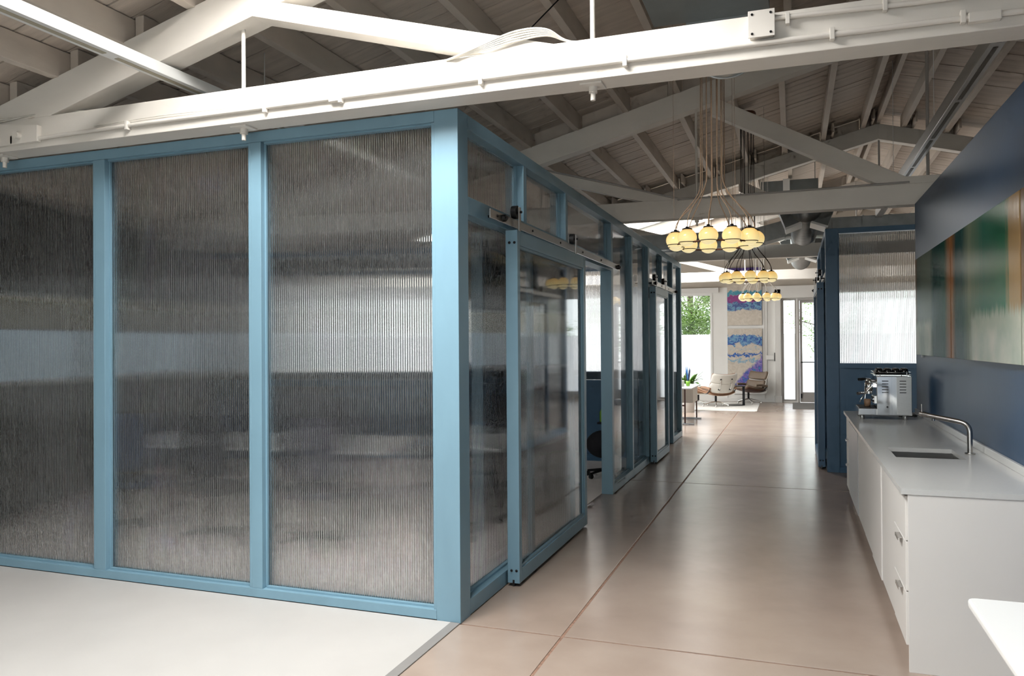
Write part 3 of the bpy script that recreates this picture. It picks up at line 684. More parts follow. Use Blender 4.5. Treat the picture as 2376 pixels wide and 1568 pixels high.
cb = empty('cable_bundle', (0.5, -0.2, 3.28), label='bundle of white cables draped over the middle of the nearest beam', cat='cable')
for k in range(5):
    d = k * 0.012
    MB().tube(smooth_path([(0.02 + d, -0.205 - d * 0.4, 3.262), (0.25, -0.214 - d * 0.3, 3.285 + d * 0.5), (0.45, -0.214 - d * 0.3, 3.31 + d), (0.62, -0.21 - d * .3, 3.318 + d * 0.6), (0.74, -0.15, 3.29), (0.95 + d, -0.1, 3.28)]), 0.0055, 6).build('strand', 'cable_white', cb)
cable('cable', [(-2.6, -0.214, 3.15), (-2.0, -0.214, 3.16), (-1.4, -0.214, 3.15), (-0.9, -0.214, 3.165), (-0.5, -0.214, 3.16)], 0.003, 'cable_white', 'very thin cord stapled above the conduit on the nearest beam')

# ================================================================== GLAZED ROOM
WT = 3.052
BL = 'blue_paint'
wf = struct('wall_front', 'pale blue framed wall of fluted polycarbonate facing the camera', (-2, 0, 0))
FX = [(-0.155, 0.0), (-1.485, -1.405), (-2.83, -2.74), (-4.17, -4.08)]
bx(-0.155, 0.0, 0.0, 0.0, 0.152, WT).build('corner_post', BL, wf, bevel=0.003)
for (a, b_) in FX[1:]: bx(a, 0.002, 0.066, b_, 0.12, 2.984).build('post', BL, wf, bevel=0.003)
bx(X_L + 0.002, 0.0, 0.008, -0.1555, 0.12, 0.066).build('sill_rail', BL, wf, bevel=0.003)
bx(X_L + 0.002, 0.0, 2.985, -0.1555, 0.12, WT).build('head_rail', BL, wf, bevel=0.003)
bays = [(-1.405, -0.155), (-2.74, -1.485), (-4.08, -2.83), (X_L + 0.01, -4.17)]
for (a, b_) in bays:
    poly_panel(wf, 'x', a + 0.002, b_ - 0.002, 0.068, 2.983, 0.058, 1)
    bx(b_ - 0.02, 0.004, 0.067, b_ - 0.0005, 0.056, 2.983).build('glazing_bead', BL, wf, bevel=0.002)
    bx(a + 0.0005, 0.040, 0.067, a + 0.012, 0.057, 2.983).build('glazing_bead', BL, wf)
    bx(a + 0.0125, 0.030, 0.0665, b_ - 0.021, 0.057, 0.078).build('glazing_bead', BL, wf)
    bx(a + 0.0125, 0.020, 2.972, b_ - 0.021, 0.057, 2.984).build('glazing_bead', BL, wf)
wc = struct('wall_left', 'blue framed corridor wall of fluted polycarbonate with transoms', (0, 5, 0))
D0 = -0.124
def ybox(par, y0, y1, z0, z1, nm, x0=D0, x1=0.0, mat=BL, bev=0.003): return bx(x0, y0, z0, x1, y1, z1).build(nm, mat, par, bevel=bev)
POSTS = [(1.204, 1.274), (2.338, 2.405), (4.15, 4.241), (5.297, 5.363), (6.456, 6.576), (7.632, 7.699), (8.729, 8.838)]
for (a, b_) in POSTS: ybox(wc, a, b_, 0.002, 2.965, 'post')
ybox(wc, 9.737, 9.85, 0.002, WT, 'post')
ybox(wc, 0.1525, 9.7365, 2.966, WT, 'head_rail')
def cbay(a, b_, z0, z1):
    poly_panel(wc, 'y', a + 0.002, b_ - 0.002, z0 + 0.002, z1 - 0.002, -0.072, -1)
    bx(-0.071, b_ - 0.014, z0 + 0.001, -0.05, b_ - 0.0005, z1 - 0.001).build('glazing_bead', BL, wc)
    bx(-0.071, a + 0.0005, z0 + 0.001, -0.045, b_ - 0.015, z0 + 0.014).build('glazing_bead', BL, wc)
TB0, TB1 = 2.443, 2.553
for (a, b_) in ((0.1525, 1.204), (1.274, 2.338), (2.405, 4.15), (6.576, 7.632), (7.699, 8.729)):
    cbay(a, b_, TB1, 2.965); ybox(wc, a + 0.0003, b_ - 0.0003, TB0, TB1, 'transom_rail')
for (a, b_, t) in ((0.1525, 1.204, TB0), (1.274, 2.338, TB0), (4.241, 5.297, 2.965), (5.363, 6.456, 2.965), (6.576, 7.632, TB0), (8.838, 9.737, 2.965)):
    cbay(a, b_, 0.10, t); ybox(wc, a + 0.0003, b_ - 0.0003, 0.006, 0.10, 'sill_rail')
# cross partitions inside the glazed block: solid dado below, fluted sheet above; navy also stands in for the room's shade
for n_, yc in enumerate((6.516, 9.73)):
    cp = struct('wall_cross', 'blue partition with solid dado and polycarbonate above' + (' at the back of the meeting room' if n_ == 0 else ' at the far end of the rooms'), (-2.4, yc, 0))
    xs = [X_L + 0.002, -3.62, -2.42, -1.28, D0 - 0.003]
    for x in xs[1:-1]: bx(x - 0.035, yc - 0.05, 0.0, x + 0.035, yc + 0.05, 2.965).build('post', 'navy_partition_paint', cp)
    bx(xs[0], yc - 0.05, 2.9655, xs[-1], yc + 0.05, WT - 0.002).build('head_rail', 'navy_partition_paint', cp)
    for i in range(4):
        a = xs[i] + (0.0355 if i else 0); b_ = xs[i + 1] - (0.0355 if i < 3 else 0)
        bx(a, yc - 0.02, 0.09, b_, yc + 0.02, 1.052).build('dado_panel', 'navy_partition_paint', cp)
        bx(a, yc - 0.05, 1.0525, b_, yc + 0.05, 1.138).build('mid_rail', 'navy_partition_paint', cp)
        bx(a, yc - 0.05, 0.0, b_, yc + 0.05, 0.089).build('sill_rail', 'navy_partition_paint', cp)
        poly_panel(cp, 'x', a, b_, 1.140, 2.964, yc, 1, rib=0.02)

def wheel_hanger(door, xs, y, ztop, s):
    """strap over the track with a grooved wheel; s = +1/-1 side of the wall"""
    h = bx(xs - 0.004 * s, y - 0.02, ztop - 0.10, xs + 0.004 * s, y + 0.02, ztop + 0.165).build('hanger', 'steel', door, bevel=0.003)
    MB().cyl((xs - 0.052 * s, y, ztop + 0.131), (xs - 0.014 * s, y, ztop + 0.131), 0.046, n=24).build('wheel', 'black_plastic', h)
    bx(xs - 0.064 * s, y - 0.018, ztop + 0.09, xs - 0.057 * s, y + 0.018, ztop + 0.165).build('hanger_plate', 'steel', h)
    MB().cyl((xs - 0.066 * s, y, ztop + 0.131), (xs + 0.018 * s, y, ztop + 0.131), 0.009, n=10).build('axle', 'dark_metal', h)
def sliding_door(x0, s, y0, y1, ztop, label, mat, near_hangers, panels=True):
    """x0: wall-side face; the leaf is 0.088 thick towards s"""
    d = empty('sliding_door', (x0, (y0 + y1) / 2, 0.02), label=label, cat='door', group='sliding barn doors')
    xa, xb = x0, x0 + 0.086 * s; z0 = 0.022
    bx(xa, y0, z0, xb, y0 + 0.055, ztop).build('stile', mat, d, bevel=0.003)
    bx(xa, y1 - 0.075, z0, xb, y1, ztop).build('stile', mat, d, bevel=0.003)
    bx(xa, y0 + 0.0553, ztop - 0.10, xb, y1 - 0.0753, ztop).build('rail', mat, d, bevel=0.003)
    bx(xa, y0 + 0.0553, z0, xb, y1 - 0.0753, z0 + 0.095).build('rail', mat, d, bevel=0.003)
    a, b_ = y0 + 0.0555, y1 - 0.0755
    poly_panel(d, 'y', a, b_, z0 + 0.096, ztop - 0.101, x0 + 0.058 * s, -1 if s > 0 else 1)
    xf = x0 + 0.059 * s
    bx(xf, a, z0 + 0.0965, xf + 0.018 * s, b_, z0 + 0.113).build('glazing_bead', mat, d)
    bx(xf, a, ztop - 0.118, xf + 0.018 * s, b_, ztop - 0.1015).build('glazing_bead', mat, d)
    bx(xf, a, z0 + 0.114, xf + 0.018 * s, a + 0.014, ztop - 0.119).build('glazing_bead', mat, d)
    bx(xf, b_ - 0.014, z0 + 0.114, xf + 0.018 * s, b_, ztop - 0.119).build('glazing_bead', mat, d)
    for z in (ztop - 0.085, z0 + 0.085):
        for q in (0.028, 0.064):
            MB().lathe([(0.0001, -0.006), (0.006, -0.006), (0.0085, -0.003), (0.0095, 0.0)], (x0 + q * s, y0, z), 14, 'y').build('bolt', 'dark_metal', d)
    bx(x0 + 0.036 * s, y0 - 0.001, 0.004, x0 + 0.05 * s, y0 + 0.05, 0.045).build('floor_guide', 'black_plastic', d)
    for y in near_hangers: wheel_hanger(d, xb - 0.006 * s, y, ztop, s)
    return d
def track(xc, s, y0, y1, z0, z1, label, wallx):
    t = empty('door_track', (xc, (y0 + y1) / 2, z0), label=label, cat='door track', group='steel sliding door tracks')
    bx(xc - 0.005, y0, z0, xc + 0.005, y1, z1).build('bar', 'steel', t, bevel=0.002)
    n = max(3, int((y1 - y0) / 0.75)); zc = (z0 + z1) / 2
    for i in range(n + 1):
        y = y0 + 0.12 + (y1 - y0 - 0.24) * i / n
        MB().cyl((wallx, y, zc), (xc + 0.011 * s, y, zc), 0.009, n=10).build('standoff', 'dark_metal', t)
    for y in (y0 + 0.22, y1 - 0.08):
        MB().cyl((xc + 0.006 * s, y, zc), (xc + 0.03 * s, y, zc), 0.024, n=8).cyl((xc + 0.03 * s, y, zc), (xc + 0.042 * s, y, zc), 0.012, n=6).build('end_stop', 'black_plastic', t)
    return t
track(0.058, 1, 0.367, 4.262, 2.452, 2.510, 'long steel track above the nearest sliding door', 0.001)
sliding_door(0.014, 1, 0.772, 2.632, 2.427, 'large blue sliding door with polycarbonate panel near the corner post', BL, (0.84, 2.33))
track(0.058, 1, 6.43, 8.72, 2.452, 2.510, 'short steel track above the far sliding door of the left corridor wall', 0.001)
sliding_door(0.014, 1, 6.47, 7.63, 2.427, 'narrower blue sliding door farther down the left corridor wall', BL, (6.62, 7.40))

# ================================================================== RIGHT SIDE: blue partition and navy wall
NP = 'navy_partition_paint'
rp = struct('wall_right_partition', 'dark blue partition with polycarbonate above a solid dado behind the coffee counter', (3, 6.43, 0))
RT = 3.085
bx(2.257, 6.43, 0.0, 2.405, 6.57, RT).build('corner_post', NP, rp, bevel=0.003)
bx(2.4055, 6.43, 3.02, 6.6, 6.55, RT).build('head_rail', NP, rp, bevel=0.003)
bx(2.4055, 6.43, 1.315, 6.6, 6.55, 1.378).build('mid_rail', NP, rp, bevel=0.003)
bx(2.4055, 6.43, 0.0, 6.6, 6.55, 0.075).build('sill_rail', NP, rp, bevel=0.003)
for x in (3.86, 5.3, 6.6): bx(x - 0.04, 6.432, 0.076, x + 0.04, 6.55, 1.314).build('post', NP, rp); bx(x - 0.04, 6.432, 1.379, x + 0.04, 6.55, 3.019).build('post', NP, rp)
for (a, b_) in ((2.4055, 3.819), (3.901, 5.259), (5.341, 6.559)):
    bx(a, 6.462, 0.0755, b_, 6.50, 1.3145).build('dado_panel', NP, rp)
    poly_panel(rp, 'x', a, b_, 1.379, 3.019, 6.475, 1, rib=0.0205, amp=0.0022)
    bx(a + 0.0005, 6.45, 1.3785, a + 0.014, 6.474, 3.019).build('glazing_bead', NP, rp)
rc = struct('wall_right_corridor', 'dark blue corridor wall with polycarbonate panels opposite the glazed room', (2.26, 8, 0))
for (a, b_) in ((8.05, 8.12), (9.75, 9.85)): bx(2.257, a, 0.0, 2.38, b_, 3.019).build('post', NP, rc)
bx(2.257, 6.5705, 3.02, 2.38, 9.85, RT).build('head_rail', NP, rc)
bx(2.257, 6.5705, 2.44, 2.38, 8.0495, 2.55).build('transom_rail', NP, rc)
bx(2.257, 6.5705, 0.0, 2.38, 8.0495, 0.1).build('sill_rail', NP, rc)
poly_panel(rc, 'y', 6.571, 8.049, 2.551, 3.019, 2.33, 1); poly_panel(rc, 'y', 6.571, 8.049, 0.101, 2.439, 2.33, 1)
poly_panel(rc, 'y', 8.121, 9.749, 0.101, 3.019, 2.33, 1); bx(2.257, 8.1205, 0.0, 2.38, 9.7495, 0.1).build('sill_rail', NP, rc)
track(2.198, -1, 6.62, 9.4, 2.452, 2.510, 'steel track on the dark blue wall at the right of the corridor', 2.256)
sliding_door(2.244, -1, 6.69, 8.35, 2.427, 'dark blue sliding door at the right of the corridor, seen edge-on', NP, (6.78, 8.1))

nw = struct('wall_right', 'navy blue wall behind the kitchen counter', (3.1, 1, 0))
bx(3.05, -6.0, 0.0, 3.2, 4.70, 3.060).build('wall_face', 'navy_paint', nw, bevel=0.004)

# ================================================================== KITCHEN COUNTER
ct = empty('countertop', (2.7, 2.4, 0.884), label='long grey stone worktop with an undermount sink cut-out', cat='worktop')
SX0, SX1, SY0, SY1 = 2.472, 2.868, 1.272, 1.765
mb = MB()
for a in ((2.362, 0.095, SX0, 4.80), (SX1, 0.095, 3.048, 4.80), (SX0, 0.095, SX1, SY0), (SX0, SY1, SX1, 4.80)): mb.box(a[0], a[1], 0.886, a[2], a[3], 0.914)
# faces join flush: weld and dissolve inner seams
me = mb.mesh('top', ORG[ct.name]); me.materials.append(M['counter_grey'])
bm = bmesh.new(); bm.from_mesh(me); bmesh.ops.remove_doubles(bm, verts=bm.verts, dist=1e-4)
seen = {}
for f in list(bm.faces):
    k = tuple(sorted(v.index for v in f.verts)); seen.setdefault(k, []).append(f)
bm.to_mesh(me); bm.free()
o = bpy.data.objects.new('slab_top', me); COL.objects.link(o); o.parent = ct; ORG[o.name] = ORG[ct.name]
bx(3.030, 0.095, 0.9145, 3.0485, 4.70, 0.962).build('backsplash', 'counter_grey', ct, bevel=0.002)
sk = empty('sink', (2.67, 1.5, 0.75), label='brushed steel undermount sink set in the worktop', cat='sink')
mb = MB(); t = 0.004; zb = 0.70
mb.box(SX0 - 0.01, SY0 - 0.01, zb - t, SX1 + 0.01, SY1 + 0.01, zb)
for a in ((SX0 - 0.014, SY0 - 0.014, SX0 - 0.01, SY1 + 0.014), (SX1 + 0.01, SY0 - 0.014, SX1 + 0.014, SY1 + 0.014), (SX0 - 0.01, SY0 - 0.014, SX1 + 0.01, SY0 - 0.01), (SX0 - 0.01, SY1 + 0.01, SX1 + 0.01, SY1 + 0.014)): mb.box(a[0], a[1], zb - t, a[2], a[3], 0.8855)
mb.build('basin', 'steel', sk)
MB().lathe([(0.0001, 0.004), (0.03, 0.004), (0.042, 0.001)], (2.67, 1.52, zb), 20).build('drain', 'chrome', sk)
fc = empty('faucet', (2.935, 1.535, 0.914), label='bent steel kitchen faucet with an upright lever behind the sink', cat='faucet')
MB().cyl((2.935, 1.535, 0.9145), (2.935, 1.535, 0.924), 0.031, n=24).build('base_ring', 'brushed_steel', fc, bevel=0.001)
path = [(2.935, 1.535, 0.92), (2.935, 1.535, 1.05)] + curve((2.935, 1.535, 1.05), (2.935, 1.535, 1.10), (2.915, 1.55, 1.115), (2.875, 1.575, 1.122), 8)[1:] + [(2.70, 1.70, 1.150)]
MB().tube(path, 0.0165, 16).build('spout', 'brushed_steel', fc)
MB().cyl((2.716, 1.688, 1.148), (2.692, 1.706, 1.152), 0.0175, n=16).cyl((2.69, 1.7075, 1.1525), (2.672, 1.72, 1.155), 0.0175, n=16).build('lever_collar', 'brushed_steel', fc)
MB().cyl((2.682, 1.713, 1.16), (2.682, 1.713, 1.222), 0.0045, n=10).build('lever', 'brushed_steel', fc)
MB().cyl((2.745, 1.667, 1.135), (2.745, 1.667, 1.115), 0.010, n=12).build('aerator', 'chrome', fc)

CX = 2.388
def cabinet(y0, y1, kind, label, mat='cabinet_white', proud=0.0):
    """proud: how far this unit's front stands out of the run (they are not perfectly aligned)"""
    c = empty('base_cabinet', (2.7, (y0 + y1) / 2, 0.1), label=label, cat='cabinet', group='white base cabinets under the worktop')
    F = CX - proud
    bx(CX + 0.034, y0 + 0.001, 0.12, 3.03, y1 - 0.001, 0.69).build('body', 'frame_grey', c)  # carcass greyed so seams between the fronts show as shadow lines
    bx(CX + 0.034, y0 + 0.001, 0.691, CX + 0.05, y1 - 0.001, 0.884).build('front_rail', 'frame_grey', c)
    bx(CX + 0.06, y0, 0.0, CX + 0.075, y1, 0.1195).build('toe_kick', 'frame_grey', c)
    ya, yb = y0 + 0.0035, y1 - 0.0035
    if kind == 'drawers':
        zs = [0.125, 0.395, 0.648, 0.876]
        for i in range(3):
            dr = bx(F, ya, zs[i] + 0.003, F + 0.0195, yb, zs[i + 1] - 0.003).build('drawer', mat, c, bevel=0.0015)
            if i < 2:
                ym = ya + 0.16
                bx(F - 0.022, ym - 0.06, zs[i + 1] - 0.010, F - 0.0002, ym + 0.06, zs[i + 1] - 0.006).box(F - 0.024, ym - 0.06, zs[i + 1] - 0.022, F - 0.021, ym + 0.06, zs[i + 1] - 0.006).build('pull', 'brushed_steel', dr)
    else:
        dr = bx(F, ya, 0.125, F + 0.0195, yb, 0.876 if kind != 'slot' else 0.845).build('door', mat, c, bevel=0.0015)
        if kind == 'slot': bx(F + 0.008, ya, 0.855, F + 0.0195, yb, 0.88).build('recessed_grip', 'black_plastic', c)
        elif kind == 'tab':
            bx(F - 0.016, yb - 0.12, 0.8765, F + 0.01, yb - 0.06, 0.880).build('pull', 'brushed_steel', dr)
    return c
cabinet(0.118, 0.595, 'drawers', 'white cabinet with three drawers at the near end of the counter', proud=0.005)
cabinet(0.597, 1.25, 'tab', 'white cabinet door beside the near drawers, under the worktop edge', proud=0.001)
cabinet(1.252, 1.86, 'plain', 'white cabinet door below the sink', proud=0.008)
cabinet(1.862, 2.53, 'tab', 'white cabinet door just past the sink', proud=0.002)
cabinet(2.532, 3.22, 'tab', 'white cabinet door in the middle of the counter run')
cabinet(3.222, 4.36, 'slot', 'wide grey appliance front with a dark grip slot under the espresso machine', 'dishwasher_grey', proud=0.004)
cabinet(4.362, 4.79, 'drawers', 'white drawer cabinet at the far end of the counter')
ep = bx(2.393, 0.099, 0.0, 3.045, 0.1165, 0.885).build('end_panel', 'cabinet_white', bevel=0.001); tag(ep, 'plain white end panel closing the counter towards the camera', 'cabinet panel')

# ---- espresso machine (faces the corridor, -x)
em = empty('espresso_machine', (2.70, 4.0, 0.914), label='polished steel espresso machine with cups warming on top', cat='coffee machine')
B0, B1, MY0, MY1 = 2.600, 2.900, 3.86, 4.28
bx(B0, MY0, 0.956, B1, MY1, 1.322).build('body', 'chrome', em, bevel=0.004)
bx(B0 + 0.17, MY0 - 0.003, 0.965, B1 - 0.004, MY0 - 0.0003, 1.316).build('side_panel', 'steel', em, bevel=0.001)
bx(B0 + 0.004, MY0 - 0.003, 0.965, B0 + 0.13, MY0 - 0.0003, 1.316).build('side_panel', 'chrome', em, bevel=0.001)
for i in range(5):
    z = 1.17 + i * 0.027
    for xa in (B0 + 0.045, B1 - 0.105):
        MB().cyl((xa, MY0 - 0.004, z), (xa + 0.055, MY0 - 0.004, z), 0.0035, n=8).build('vent_slot', 'black_plastic', em)
MB().cyl((B0 + 0.09, MY0 - 0.006, 1.035), (B0 + 0.09, MY0, 1.035), 0.009, n=14).build('plug', 'black_plastic', em)
bx(2.44, MY0 + 0.005, 0.956, B0 - 0.0005, MY1 - 0.005, 1.018).build('drip_tray', 'chrome', em, bevel=0.004)
bx(2.448, MY0 + 0.02, 1.0185, B0 - 0.004, MY1 - 0.02, 1.024).build('drip_grid', 'dark_metal', em)
for (x, y) in ((2.475, MY0 + 0.04), (2.845, MY0 + 0.04), (2.475, MY1 - 0.04), (2.845, MY1 - 0.04)):
    MB().lathe([(0.017, 0.0), (0.019, 0.004), (0.019, 0.034), (0.015, 0.042)], (x, y, 0.9145), 16).build('foot', 'steel', em)
tr = bx(2.585, MY0 - 0.01, 1.334, 2.895, MY1 + 0.01, 1.339).build('cup_tray', 'steel', em, bevel=0.001)
mb = MB()
for (x, y) in ((2.63, MY0 + 0.02), (2.86, MY0 + 0.02), (2.63, MY1 - 0.02), (2.86, MY1 - 0.02)): mb.cyl((x, y, 1.321), (x, y, 1.365), 0.005, n=8)
mb.tube([(2.588, MY0 - 0.006, 1.358), (2.892, MY0 - 0.006, 1.358), (2.892, MY1 + 0.006, 1.358), (2.588, MY1 + 0.006, 1.358)], 0.004, 8, True)
mb.build('tray_rail', 'chrome', tr)
gh = MB().lathe([(0.0001, 0.03), (0.034, 0.03), (0.036, 0.0), (0.036, -0.045), (0.03, -0.05), (0.0001, -0.05)], (2.548, 4.07, 1.22), 24).box(2.55, 4.04, 1.21, B0, 4.10, 1.25).build('group_head', 'chrome', em, bevel=0.0)
MB().cyl((2.548, 4.07, 1.17), (2.548, 4.07, 1.145), 0.033, n=20).tube([(2.52, 4.06, 1.156), (2.48, 4.02, 1.155), (2.445, 3.98, 1.15)], [0.012, 0.012, 0.015], 10).build('portafilter', 'chrome', gh)
MB().tube([(2.56, 4.07, 1.24), (2.555, 4.05, 1.29), (2.52, 3.98, 1.292), (2.50, 3.94, 1.292)], 0.008, 10).build('brew_lever', 'chrome', gh)
MB().tube([(2.51, 3.95, 1.292), (2.475, 3.90, 1.292), (2.445, 3.885, 1.290)], [0.010, 0.014, 0.013], 12).build('lever_grip', 'black_plastic', em)
for (yy, zz) in ((3.90, 1.265), (4.24, 1.265)):
    MB().cyl((2.56, yy, zz), (B0, yy, zz), 0.011, n=12).lathe([(0.0001, -0.03), (0.02, -0.03), (0.023, -0.015), (0.02, 0.0), (0.0001, 0.0)], (2.56, yy, zz), 16, 'x').build('valve_knob', 'chrome', em)
MB().tube(smooth_path([(2.585, 3.90, 1.25), (2.555, 3.90, 1.22), (2.53, 3.90, 1.19), (2.50, 3.893, 1.15), (2.47, 3.885, 1.11), (2.455, 3.88, 1.075)]), 0.005, 8).build('steam_wand', 'chrome', em)
MB().tube(smooth_path([(2.585, 4.24, 1.25), (2.55, 4.24, 1.20), (2.53, 4.24, 1.10), (2.53, 4.235, 1.06)]), 0.005, 8).build('water_wand', 'chrome', em)
bx(2.586, 3.95, 1.06, B0 - 0.0003, 4.2, 1.13).build('gauge_plate', 'steel', em)
for yy in (4.02, 4.13): MB().cyl((2.574, yy, 1.095), (2.5858, yy, 1.095), 0.026, n=20).build('gauge', 'chrome', em)
MB().lathe([(0.0001, 0), (0.026, 0), (0.030, 0.03), (0.031, 0.07), (0.029, 0.07), (0.0001, 0.066)], (2.535, 4.06, 1.0245), 18).build('shot_cup', 'frame_wood', em)
n_ = 0
for i in range(4):
    for j in range(2):
        x = 2.628 + i * 0.072; y = MY0 + 0.05 + j * 0.09
        cu = MB().lathe([(0.0001, 0.058), (0.020, 0.058), (0.028, 0.050), (0.035, 0.020), (0.036, 0.0), (0.033, 0.0), (0.027, 0.046)], (x, y, 1.3395), 18).build('coffee_cup', 'cup_black')
        wd = ('nearest the machine front', 'second from the machine front', 'third from the machine front', 'farthest from the machine front')[i]
        tag(cu, 'upturned black cup %s, %s row' % (wd, 'near' if j == 0 else 'rear'), 'cup', 'black cups on the espresso machine')
mt = bx(2.86, 4.30, 0.9145, 3.0, 4.55, 0.925).build('knock_mat', 'black_plastic', bevel=0.004); tag(mt, 'flat black mat on the worktop behind the espresso machine', 'mat')

# ---- diptych
def panel_paint(y0, y1, mat, label):
    p_ = empty('painting', (3.03, (y0 + y1) / 2, 1.52), label=label, cat='painting', group='glossy resin painting panels')
    bx(3.008, y0, 1.518, 3.0495, y1, 2.452).build('stretcher', 'frame_wood', p_, bevel=0.002)
    bx(3.000, y0 + 0.001, 1.519, 3.0078, y1 - 0.001, 2.451).build('resin_surface', mat, p_, bevel=0.0025)
panel_paint(0.575, 2.512, 'resin_near', 'glossy green and ochre abstract painting nearest the camera on the navy wall')
panel_paint(2.535, 4.33, 'resin_far', 'glossy dark teal abstract painting hanging above the espresso machine')
panel_paint(-1.40, 0.553, 'resin_far', 'wood-edged painting panel at the right picture border')
cl = bx(3.035, 4.22, 1.494, 3.0495, 4.26, 1.516).build('wall_clip', 'fixture_white'); tag(cl, 'tiny white clip under the far painting corner', 'clip')

# ---- white table corner in the near right
tb = empty('table', (3.0, -1.6, 0), label='white table with a rounded corner at the lower right', cat='table')
x0, x1, y0, y1, r = 2.432, 3.035, -2.3, -1.08, 0.035
pts = []
for (cx, cy, a0) in ((x1 - r, y1 - r, 0), (x0 + r, y1 - r, PI / 2), (x0 + r, y0 + r, PI), (x1 - r, y0 + r, 1.5 * PI)):
    for k in range(7): a = a0 + k * PI / 12; pts.append((cx + r * math.cos(a), cy + r * math.sin(a)))
top = MB().prism([(p_[0], p_[1]) for p_ in pts], 'z', 0.712, 0.74).build('table_top', 'laminate_white', tb, bevel=0.008)
top.location = (0, 0, 0)
for (x, y) in ((2.74, -1.45), (2.95, -1.45), (2.74, -2.1), (2.95, -2.1)): MB().cyl((x, y, 0.0), (x, y, 0.7118), 0.02, n=14).build('leg', 'fixture_white', tb)

# ================================================================== CEILING FITTINGS
def linear_light(x0, x1, y0, y1, z0, z1, mat, lens, label, wires, slots):
    l = empty('linear_light', ((x0 + x1) / 2, (y0 + y1) / 2, z0), label=label, cat='light', group='long linear ceiling lights')
    bx(x0, y0, z0, x1, y1, z1).build('housing', mat, l, bevel=0.004)
    xc = (x0 + x1) / 2; hw = (x1 - x0) * 0.16
    y = y0 + 0.06
    while y + slots < y1:
        bx(xc - hw, y, z0 - 0.0035, xc + hw, y + slots - 0.09, z0 - 0.0003).build('lens', lens, l); y += slots
    for yy in wires: MB().cyl((xc, yy, z1 - 0.01), (xc, yy, deck_z(xc) + 0.02), 0.003, n=6).build('wire', 'fixture_white', l)
linear_light(-2.107, -2.0, -4.2, 2.6, 3.43, 3.503, 'fixture_white', 'fixture_lens', 'long white linear light hanging in front of the nearest truss', (-3.0, -1.22, 0.9), 1.2)
linear_light(3.066, 3.157, -3.5, 8.9, 3.55, 3.67, 'fixture_shaded', 'fixture_lens_shaded', 'linear light channel above the navy wall, greyed for shade', (-2, 1.2, 3.9, 7.0), 1.25)

CHZ = 2.47
ch_globe = None
def chandelier(cx, cy, zc, ztop, cordmat, label, rot):
    c = empty('chandelier', (cx, cy, ztop), label=label, cat='chandelier', group='ring chandeliers with amber globes')
    R = 0.313; n = 11; gr = 0.073
    ring = MB().tube([(cx + R * math.cos(2 * PI * k / 48), cy + R * math.sin(2 * PI * k / 48), zc - 0.038) for k in range(48)], 0.007, 8, True).build('ring', 'rust_brown', c)
    sc = MB(); 
    for k in range(3):
        a = rot + 2 * PI * (k + 0.5) / 3
        sc.cyl((cx + R * math.cos(a), cy + R * math.sin(a), zc - 0.04), (cx + R * math.cos(a), cy + R * math.sin(a), ztop - 0.01), 0.0014, n=6)
    sc.build('suspension_wire', cordmat, c)
    MB().lathe([(0.0001, 0.02), (0.11, 0.02), (0.12, 0.0), (0.12, -0.045), (0.105, -0.05), (0.0001, -0.05)], (cx, cy, ztop - 0.02), 28).build('canopy', 'rust_brown', c)
    prof = [(0.022, 0.066)]
    for i in range(13):
        t = 1.22 - i * (1.22 + PI / 2) / 12
        prof.append((max(0.0001, gr * math.cos(t) * 1.02), gr * math.sin(t) * 0.93))
    for k in range(n):
        a = rot + 2 * PI * k / n
        gx, gy = cx + R * math.cos(a), cy + R * math.sin(a)
        g = MB().lathe(prof, (gx, gy, zc), 24).build('globe', 'amber_globe', c)
        MB().lathe([(0.0001, 0.085), (0.012, 0.085), (0.014, 0.074), (0.036, 0.070), (0.040, 0.062), (0.0001, 0.060)], (gx, gy, zc), 16).build('cap', 'dark_metal', g)
        rc_ = gr * math.cos(math.asin(0.038 / (gr * 0.93))) + 0.004
        MB().tube([(gx + rc_ * math.cos(2 * PI * j / 20), gy + rc_ * math.sin(2 * PI * j / 20), zc - 0.038) for j in range(20)], 0.0032, 6, True).build('collar', 'dark_metal', g)
        a2 = a + random.uniform(-0.15, 0.15); ro = 0.07 + 0.035 * random.random(); zb = zc + random.uniform(0.42, 0.52)
        top = Vector((cx + 0.085 * math.cos(a), cy + 0.085 * math.sin(a), ztop - 0.068))
        mid = Vector((cx + ro * math.cos(a2), cy + ro * math.sin(a2), zb))
        pts = [top, (top + mid) / 2 + Vector((random.uniform(-.008, .008), random.uniform(-.008, .008), 0))]
        pts += curve(mid, mid - Vector((0, 0, 0.16)), (gx, gy, zc + random.uniform(0.20, 0.27)), (gx, gy, zc + 0.084), 10)
        MB().tube(pts, 0.0042, 6).build('cord', cordmat, c)
    return c
chandelier(1.272, 2.2, CHZ + 0.0, deck_z(1.27) - 0.01, 'cord_tan', 'nearest ring chandelier of amber glass globes hanging on tan cords', 0.10)
chandelier(1.30, 6.75, CHZ + 0.055, deck_z(1.3) - 0.08, 'cord_dark', 'middle ring chandelier of amber globes on dark cords', 0.28)
chandelier(1.285, 11.0, CHZ + 0.02, deck_z(1.28) - 0.01, 'cord_lit', 'farthest and smallest-looking ring chandelier on cords coloured as lit', 0.0)

